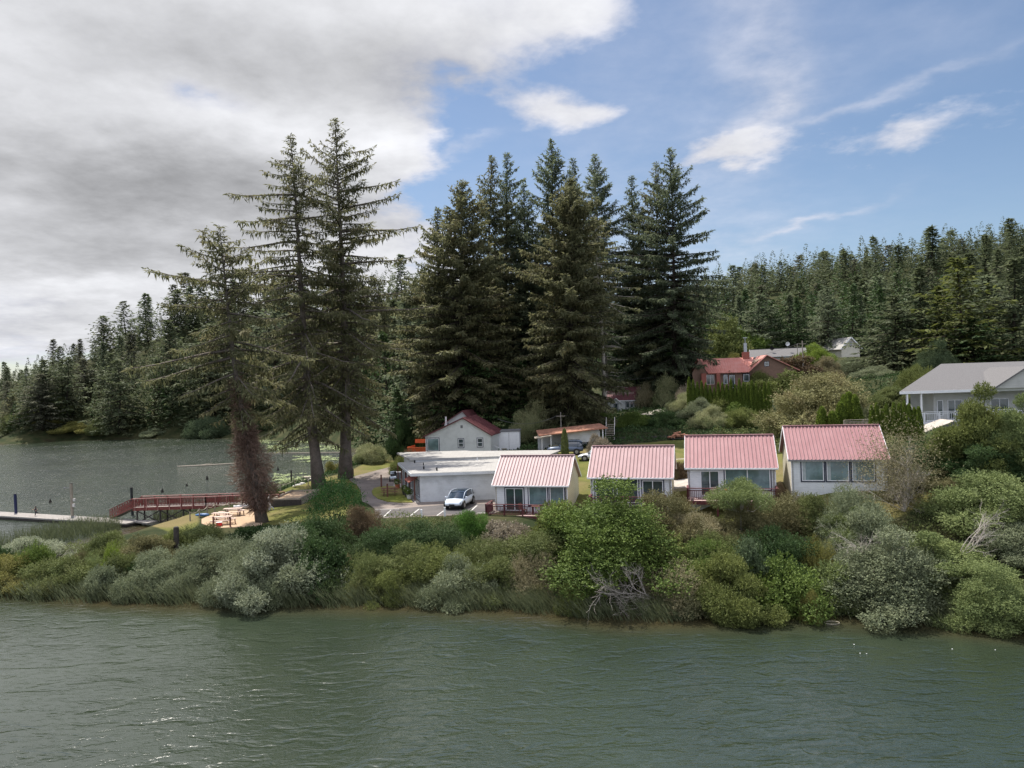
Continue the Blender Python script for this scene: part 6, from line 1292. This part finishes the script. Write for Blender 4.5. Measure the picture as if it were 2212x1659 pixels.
# kerb logs at the back of the lawn
tag(MB().bar((at(1330, 947, 108)[0], 108, T(at(1330, 947, 108)[0], 108)+.15), (at(1450, 944, 107)[0], 107, T(at(1450, 944, 107)[0], 107)+.15), .35, .4).bar((at(1290, 950, 109)[0], 109, T(at(1290, 950, 109)[0], 109)+.1), (at(1330, 947, 108.3)[0], 108.3, T(at(1330, 947, 108)[0], 108)+.1), .3, .3).build('retaining_timber', M['darkwood']), 'low dark timber edging at the back of the lawn left of the log pile', 'edging')
# utility poles and wires
def pole(dx, dyt, dyb, Y, lab, rad=.14):
    a = at(dx, dyt, Y); z0 = min(at(dx, dyb, Y)[2], T(a[0], Y)); r = empty('utility_pole', (a[0], Y, z0), 0, lab, 'utility pole'); h_ = a[2]-z0
    MB().tube([(0, 0, -.3), (0, 0, h_)], [rad, rad*.75], 8).build('pole', M['palebark'], r); MB().box(-.7, .7, -.06, .06, h_-.7, h_-.58).build('crossarm', M['oldwood'], r); return Vector((a[0], Y, a[2]-.55))
w1p = pole(1733, 736, 800, 150, 'pale utility pole beside the umbrella shaped tree'); w2p = pole(1211, 890, 960, 112, 'thin pale utility pole behind the rusty carport', .1)
w3p = pole(1722, 742, 790, 170, 'darker utility pole just behind the pale one', .11)
def wire(a, b, sag, lab):
    o = MB().tube([a.lerp(b, t)-Vector((0, 0, sag*(1-(2*t-1)**2))) for t in np.linspace(0, 1, 14)], .022, 4).build('power_line', M['greyflat']); tag(o, lab, 'power line')
wire(w1p+Vector((-.6, 0, 0)), Vector(at(1360, 820, 149)), 1.2, 'upper wire running from the pale pole to the tiny white house'); wire(w1p+Vector((.6, 0, 0)), Vector(at(1838, 752, 187)), .8, 'wire running from the pale pole to the cream gabled house')
wire(w2p+Vector((.6, 0, 0)), Vector(at(1330, 862, 149)), 1.4, 'low wire from the thin pole across the dark shrubs'); wire(w2p+Vector((-.6, 0, 0)), Vector(at(1075, 905, 108)), 1.0, 'wire from the thin pole to the white house')

# ------------------------------------------------------------------ dock, gangway, walkway
A_, B2 = G(-70, 1110, .45), G(272, 1131, .45); A_ = Vector(A_); B2 = Vector(B2); d_ = (B2-A_).normalized(); n_ = Vector((-d_.y, d_.x, 0))
r = empty('floating_dock', (B2.x, B2.y, 0), 0, 'long low floating dock of pale planks reaching out to the left edge', 'dock')
m = MB(); m.prism([tuple((A_+n_*0)[:2]), tuple((B2)[:2]), tuple((B2+n_*2.3)[:2]), tuple((A_+n_*2.3)[:2])], .28, .45); m.prism([tuple((B2+d_*.0+n_*1.2)[:2]), tuple((B2+d_*2.3+n_*.9)[:2]), tuple((B2+d_*2.3+n_*2.3)[:2]), tuple((B2+n_*2.3)[:2])], .30, .447); m.build('planks', M['dockwood'], r, world=True)
m = MB(); m.prism([tuple((A_+n_*.1)[:2]), tuple((B2+n_*.1-d_*.1)[:2]), tuple((B2+n_*2.2-d_*.1)[:2]), tuple((A_+n_*2.2)[:2])], -.15, .277); m.build('float', M['darkwood'], r, world=True)
def pile(dx, dyt, dyb, mat, lab, rad=.17, extra=None):
    p = G(dx, dyb, .4); top = at(dx, dyt, p[1])[2]; r = empty('dock_pile', (p[0], p[1]+.25, -1), 0, lab, 'pile'); MB().tube([(0, 0, 0), (-.06, 0, top+1)], rad, 12).build('shaft', M[mat], r); MB().tube([(-.06, 0, top+1.002), (-.06, 0, top+1.05)], rad*1.05, 12).build('cap', M['black'], r)
    if extra: 
        h_ = top+1; MB().bar((-.06, 0, h_-.55), (-.75, -.1, h_-.5), .05, .05).blob((-.8, -.1, h_-.5), (.16, .12, .1), 8, 5).build('lamp', M['greyflat'], r); MB().box(.15, .4, -.12, .12, h_-2.2, h_-1.85).box(.1, .35, -.15, .1, h_-2.9, h_-2.5).build('electric_box', M['stone'], r)
pile(32, 1068, 1110, 'bluepile', 'dark blue sleeved pile at the far end of the dock'); pile(154, 1045, 1116, 'oldwood', 'tall brown pole with a small lamp on the dock', .17, True); pile(284, 1054, 1106, 'blackpile', 'black pile behind the gangway foot', .16)
# boardwalk
ya = 83.5; xa = G(*Z5(1475, 500), 2.0)[0]; xb = at(600, 1090, 83)[0]; zt_ = 1.95
r = empty('boardwalk', (xa, ya, 0), 0, 'red railed boardwalk on dark braced piles leading from the point to the gangway', 'boardwalk'); wdt = 2.0; Lb = xb-xa; n = int(Lb/.2); m = MB()
for k in range(n): m.box(k*Lb/n, (k+1)*Lb/n-.02, 0, wdt, zt_-.06, zt_)
m.build('planks', M['dockwood'], r); MB().box(0, Lb, -.06, -.003, zt_-.36, zt_+.02).box(0, Lb, wdt+.003, wdt+.06, zt_-.36, zt_+.02).build('beam', M['redwood'], r)
railing(r, [(0, -.02, zt_), (Lb*.25, -.02, zt_+.04), (Lb*.5, -.02, zt_-.02), (Lb*.75, -.02, zt_+.04), (Lb, -.02, zt_)], 1.0, mat='redwood', top='palered', gap=.17, post=1.35, bal=.06); railing(r, [(0, wdt, zt_), (Lb, wdt, zt_)], 1.0, mat='redwood', top='palered', gap=.17, post=1.6, bal=.07)
for k in range(7):
    x = .4+k*(Lb-.8)/6; m = MB()
    for y in (.15, wdt-.15): m.tube([(x, y, -1.2), (x, y, zt_-.1)], .09, 8)
    m.bar((x, .1, zt_-.42), (x, wdt-.1, zt_-.42), .12, .14)
    if k < 6: x2 = .4+(k+1)*(Lb-.8)/6; m.bar((x, .12, .1), (x2, .12, zt_-.4), .05, .12); m.bar((x, .08, zt_-.4), (x2, .08, .1), .05, .12)
    m.build('trestle', M['darkwood'], r)
for k in range(9): MB().bar((.3+k*1.35, -.1, zt_-.35), (.3+k*1.35, -.1, zt_+1.0), .07, .06).build('rail_post', M['palered'], r)
# gangway
e = G(*Z5(1120, 655), .5); a = Vector((xa, ya+1.0, zt_)); b = Vector((e[0], ya+2.6, .5)); r = empty('gangway', tuple(a), 0, 'sloping red truss gangway between boardwalk and floating dock', 'gangway'); b = b-a; dd_ = b.normalized(); nn_ = Vector((-dd_.y, dd_.x, 0)).normalized()*.6
m = MB(); m.slab([nn_, -nn_, b-nn_, b+nn_], .1); m.build('ramp', M['dockwood'], r)
for s in (-1, 1):
    m = MB(); o0 = nn_*s; N = 9; u = Vector((0, 0, 1.0)); m.bar(o0+u, b+o0+u, .08, .08, 0); m.bar(o0-Vector((0, 0, .05)), b+o0-Vector((0, 0, .05)), .09, .16, 0)
    for k in range(N+1):
        q1 = o0+b*(k/N); m.bar(q1, q1+u, .06, .06)
        if k < N: q2 = o0+b*((k+1)/N); m.bar(q1, q2+u, .04, .05); m.bar(q1+u, q2, .04, .05)
    m.build('truss', M['redwood'], r)
# running child with a rod
p = G(70, 1116, .45); Px = Vector((p[0], p[1]+.6, .45))
def skinned(name, J, E, mat, par, sub=2):
    me = bpy.data.meshes.new(name); me.from_pydata([j[:3] for j in J], E, []); me.materials.append(mat); o = bpy.data.objects.new(name, me); C.objects.link(o); o.parent = par
    sk = o.modifiers.new('skin', 'SKIN'); 
    if not me.skin_vertices: pass
    for i, v in enumerate(me.skin_vertices[0].data): v.radius = J[i][3:5] if len(J[i]) > 4 else (J[i][3], J[i][3]); v.use_root = (i == 0)
    ss = o.modifiers.new('sub', 'SUBSURF'); ss.levels = ss.render_levels = sub; sk.use_smooth_shade = True; return o
def skinmesh(name, J, E, mat, par, sub=2):
    """tapered limbs grown round joints, one joined surface"""
    me = bpy.data.meshes.new(name); me.from_pydata([j[:3] for j in J], E, []); o = bpy.data.objects.new(name, me); C.objects.link(o)
    bpy.context.view_layer.objects.active = o; o.modifiers.new('skin', 'SKIN'); 
    for i, v in enumerate(me.skin_vertices[0].data): v.radius = (J[i][3], J[i][3]); v.use_root = (i == 0)
    ss = o.modifiers.new('sub', 'SUBSURF'); ss.levels = ss.render_levels = sub; me.materials.append(mat); o.parent = par; return o
k_ = 1.2/1.2
r = empty('person', tuple(Px), R(0), 'running child in dark clothes holding a thin rod on the floating dock', 'person')
J = [(0, 0, .60, .085), (0, 0, .72, .08), (0, 0, .86, .095), (.01, 0, .95, .04), (.0, 0, 1.03, .07), (0, 0, 1.12, .075), (0, 0, 1.18, .045),
     (.06, -.05, .56, .065), (.03, -.06, .30, .048), (-.02, -.06, .05, .03), (-.1, -.06, .025, .022), (.02, .06, .56, .065), (.16, .06, .36, .048), (.36, .06, .30, .03), (.40, .06, .22, .02),
     (-.03, -.13, .88, .038), (-.16, -.16, .76, .03), (-.29, -.1, .82, .022), (-.33, -.09, .835, .018), (.03, .13, .88, .038), (.16, .16, .74, .03), (.05, .2, .66, .022), (.02, .2, .65, .018)]
E = [(0, 1), (1, 2), (2, 3), (3, 4), (4, 5), (5, 6), (0, 7), (7, 8), (8, 9), (9, 10), (0, 11), (11, 12), (12, 13), (13, 14), (2, 15), (15, 16), (16, 17), (17, 18), (2, 19), (19, 20), (20, 21), (21, 22)]
b0 = len(J)
for hx, hy, hz, sx in ((-.33, -.09, .835, -1), (.02, .2, .65, -1)):
    hi = 18 if hy < 0 else 22
    for f_ in range(5):
        J += [(hx+sx*.022, hy+(f_-2)*.009, hz-.004*f_, .006), (hx+sx*(.045 if f_ not in (0, 4) else .036), hy+(f_-2)*.012, hz-.018, .005)]; E += [(hi, len(J)-2), (len(J)-2, len(J)-1)]
skinmesh('body', J, E, M['skin'], r)
MB().tube([(0, 0, .54), (0, 0, .70), (0, 0, .90), (0, 0, .95)], [.125, .105, .125, .06], 14).build('shirt', M['cloth'], r, True)
MB().tube([(.06, -.05, .58), (.03, -.06, .30), (-.02, -.06, .07)], [.085, .062, .045], 10).tube([(.02, .06, .58), (.16, .06, .36), (.35, .06, .30)], [.085, .062, .045], 10).build('trousers', M['cloth'], r, True)
MB().blob((.02, 0, 1.12), (.095, .085, .10), 12, 8).blob((.06, 0, 1.0), (.05, .06, .1), 8, 6).build('hair', M['hair'], r, True)
o = MB().tube([(.05, -.02, -.02), (-.75, .02, .22)], [.012, .006], 6).tube([(.06, -.02, -.025), (-.06, -.018, .012)], .016, 6).build('fishing_rod', M['oldwood']); o.location = (Px.x-.33, Px.y-.09, Px.z+.82); tag(o, 'thin rod held out by the running child on the dock', 'rod')
# things in the water
for i, (dx, dy, s) in enumerate(((108, 1086, .8), (350, 1064, .9), (403, 1050, .7), (447, 1036, 1.), (600, 1016, .9))):
    p = G(dx, dy, 0); o = MB().tube([(0, 0, -.6), (0, 0, .2*s), (.05, 0, .55*s), (.02, 0, .75*s)], [.22*s, .2*s, .12*s, .03*s], 8).tube([(.1, .05, -.3), (.25*s, .05, .3*s)], [.1, .04], 6).build('snag', M['darkwood']); o.location = (p[0], p[1], 0)
    tag(o, ['dark stub poking from the water left of the lamp pole', 'dark stub in the water above the boardwalk, first from the left', 'smallest dark stub in the water above the boardwalk', 'dark stub in the water nearest the leaning spruce', 'dark stub in the water between the spruce trunks'][i], 'snag', 'snags in the bay')
p0, p1 = G(383, 1008, .05), G(520, 1001, .05); tag(MB().tube([p0, ((p0[0]+p1[0])/2, (p0[1]+p1[1])/2-1, .08), p1], [.16, .22, .2], 8).tube([(p0[0]+4, p0[1]+.5, .1), (p0[0]+7, p0[1]+.9, .5)], .05, 5).build('floating_log', M['oldwood']), 'long floating log in the bay left of the leaning spruce', 'log')
p0, p1 = G(-30, 900, 2.6), G(70, 948, .05); tag(MB().tube([p0, ((p0[0]+p1[0])/2, (p0[1]+p1[1])/2, 1.2), p1], [.12, .3, .45], 8).tube([((p0[0]+p1[0])/2, p0[1], 1.3), ((p0[0]+p1[0])/2-3, p0[1], 3.3)], .12, 6).build('leaning_log', M['darkwood']), 'dark fallen trunk leaning out over the water at the left edge', 'log')
for dx0, dx1, dy, lab in ((652, 742, 1034, 'pale swimming float behind the middle spruce trunk'), (560, 745, 981, 'long thin pale boom floating behind the spruces')):
    p0, p1 = G(dx0, dy, 0), G(dx1, dy-2, 0); w_ = 1.4 if dy > 1000 else .5; tag(MB().prism([p0[:2], p1[:2], (p1[0], p1[1]+w_), (p0[0], p0[1]+w_)], -.1, .25).bar((p0[0]+.2, p0[1]+.2, .252), (p0[0]+.2, p0[1]+.2, .5), .1, .1).build('swim_float', M['oldwood']), lab, 'float')
p = G(630, 1052, 0); tag(MB().tube([(0, 0, -1), (0, 0, 2.6)], .12, 8).tube([(0, 0, 2.602), (0, 0, 2.65)], .14, 8).build('mooring_pile', M['darkwood']), 'thin dark pile standing in the lily pads between the spruce trunks', 'pile'); bpy.data.objects['mooring_pile'].location = (p[0], p[1], 0)
p = G(676, 1020, 0); tag(MB().tube([(0, 0, -1), (0, 0, 1.6)], .1, 8).box(-.3, .3, -.05, .05, 1.603, 1.75).build('marker_post', M['trim']), 'white marker post in the bay right of the middle spruce trunk', 'post'); bpy.data.objects['marker_post'].location = (p[0], p[1], 0)
p = G(380, 1185, .5); o = MB().tube([(0, 0, -.8), (0, 0, 1.9)], .22, 10).tube([(0, 0, 1.903), (0, 0, 2.0)], [.23, .16], 10).build('old_pile', M['darkwood']); o.location = (at(381, 1160, 60.5)[0], 60.5, at(381, 1140, 60.5)[2]-1.9); tag(o, 'dark old pile with a pale cap standing in the bushes left of the picnic pad', 'pile')
m = MB(); rq = random.Random(5)
p = G(1797, 1345, .02); m.tube([(p[0]+.45*math.cos(k*.42), p[1]+.28*math.sin(k*.42), .02) for k in range(16)], .02, 5); tag(m.build('foam_ring', M['rope']), 'small pale ring floating in the brown shallows', 'ring')
for i, (dx, dy) in enumerate(((1845, 1392), (1858, 1411), (1872, 1412), (2057, 1402), (2150, 1404))):
    p = G(dx, dy, 0); o = MB().blob((0, 0, .0), (.035, .03, .015), 7, 5, .2, seed=i).build('floating_petal', M['trim']); o.location = (p[0], p[1], 0); tag(o, 'tiny white fleck floating on the green water', 'fleck', 'white flecks on the water')
# steps by the hedge
a = at(1318, 945, 108); r = empty('garden_steps', (a[0], a[1], T(a[0], a[1])), R(-10), 'old wooden steps with pale handrails climbing to the tiny white house', 'steps'); m = MB()
for k in range(8): m.box(-.6, .6, k*.45, k*.45+.42, k*.3, k*.3+.12)
m.build('treads', M['oldwood'], r); 
for x in (-.65, .65): MB().bar((x, 0, .9), (x, 3.6, 3.3), .07, .1).bar((x, 0, -.3), (x, 0, .9), .08, .08).bar((x, 3.6, 2.), (x, 3.6, 3.3), .08, .08).build('handrail', M['stone'], r)
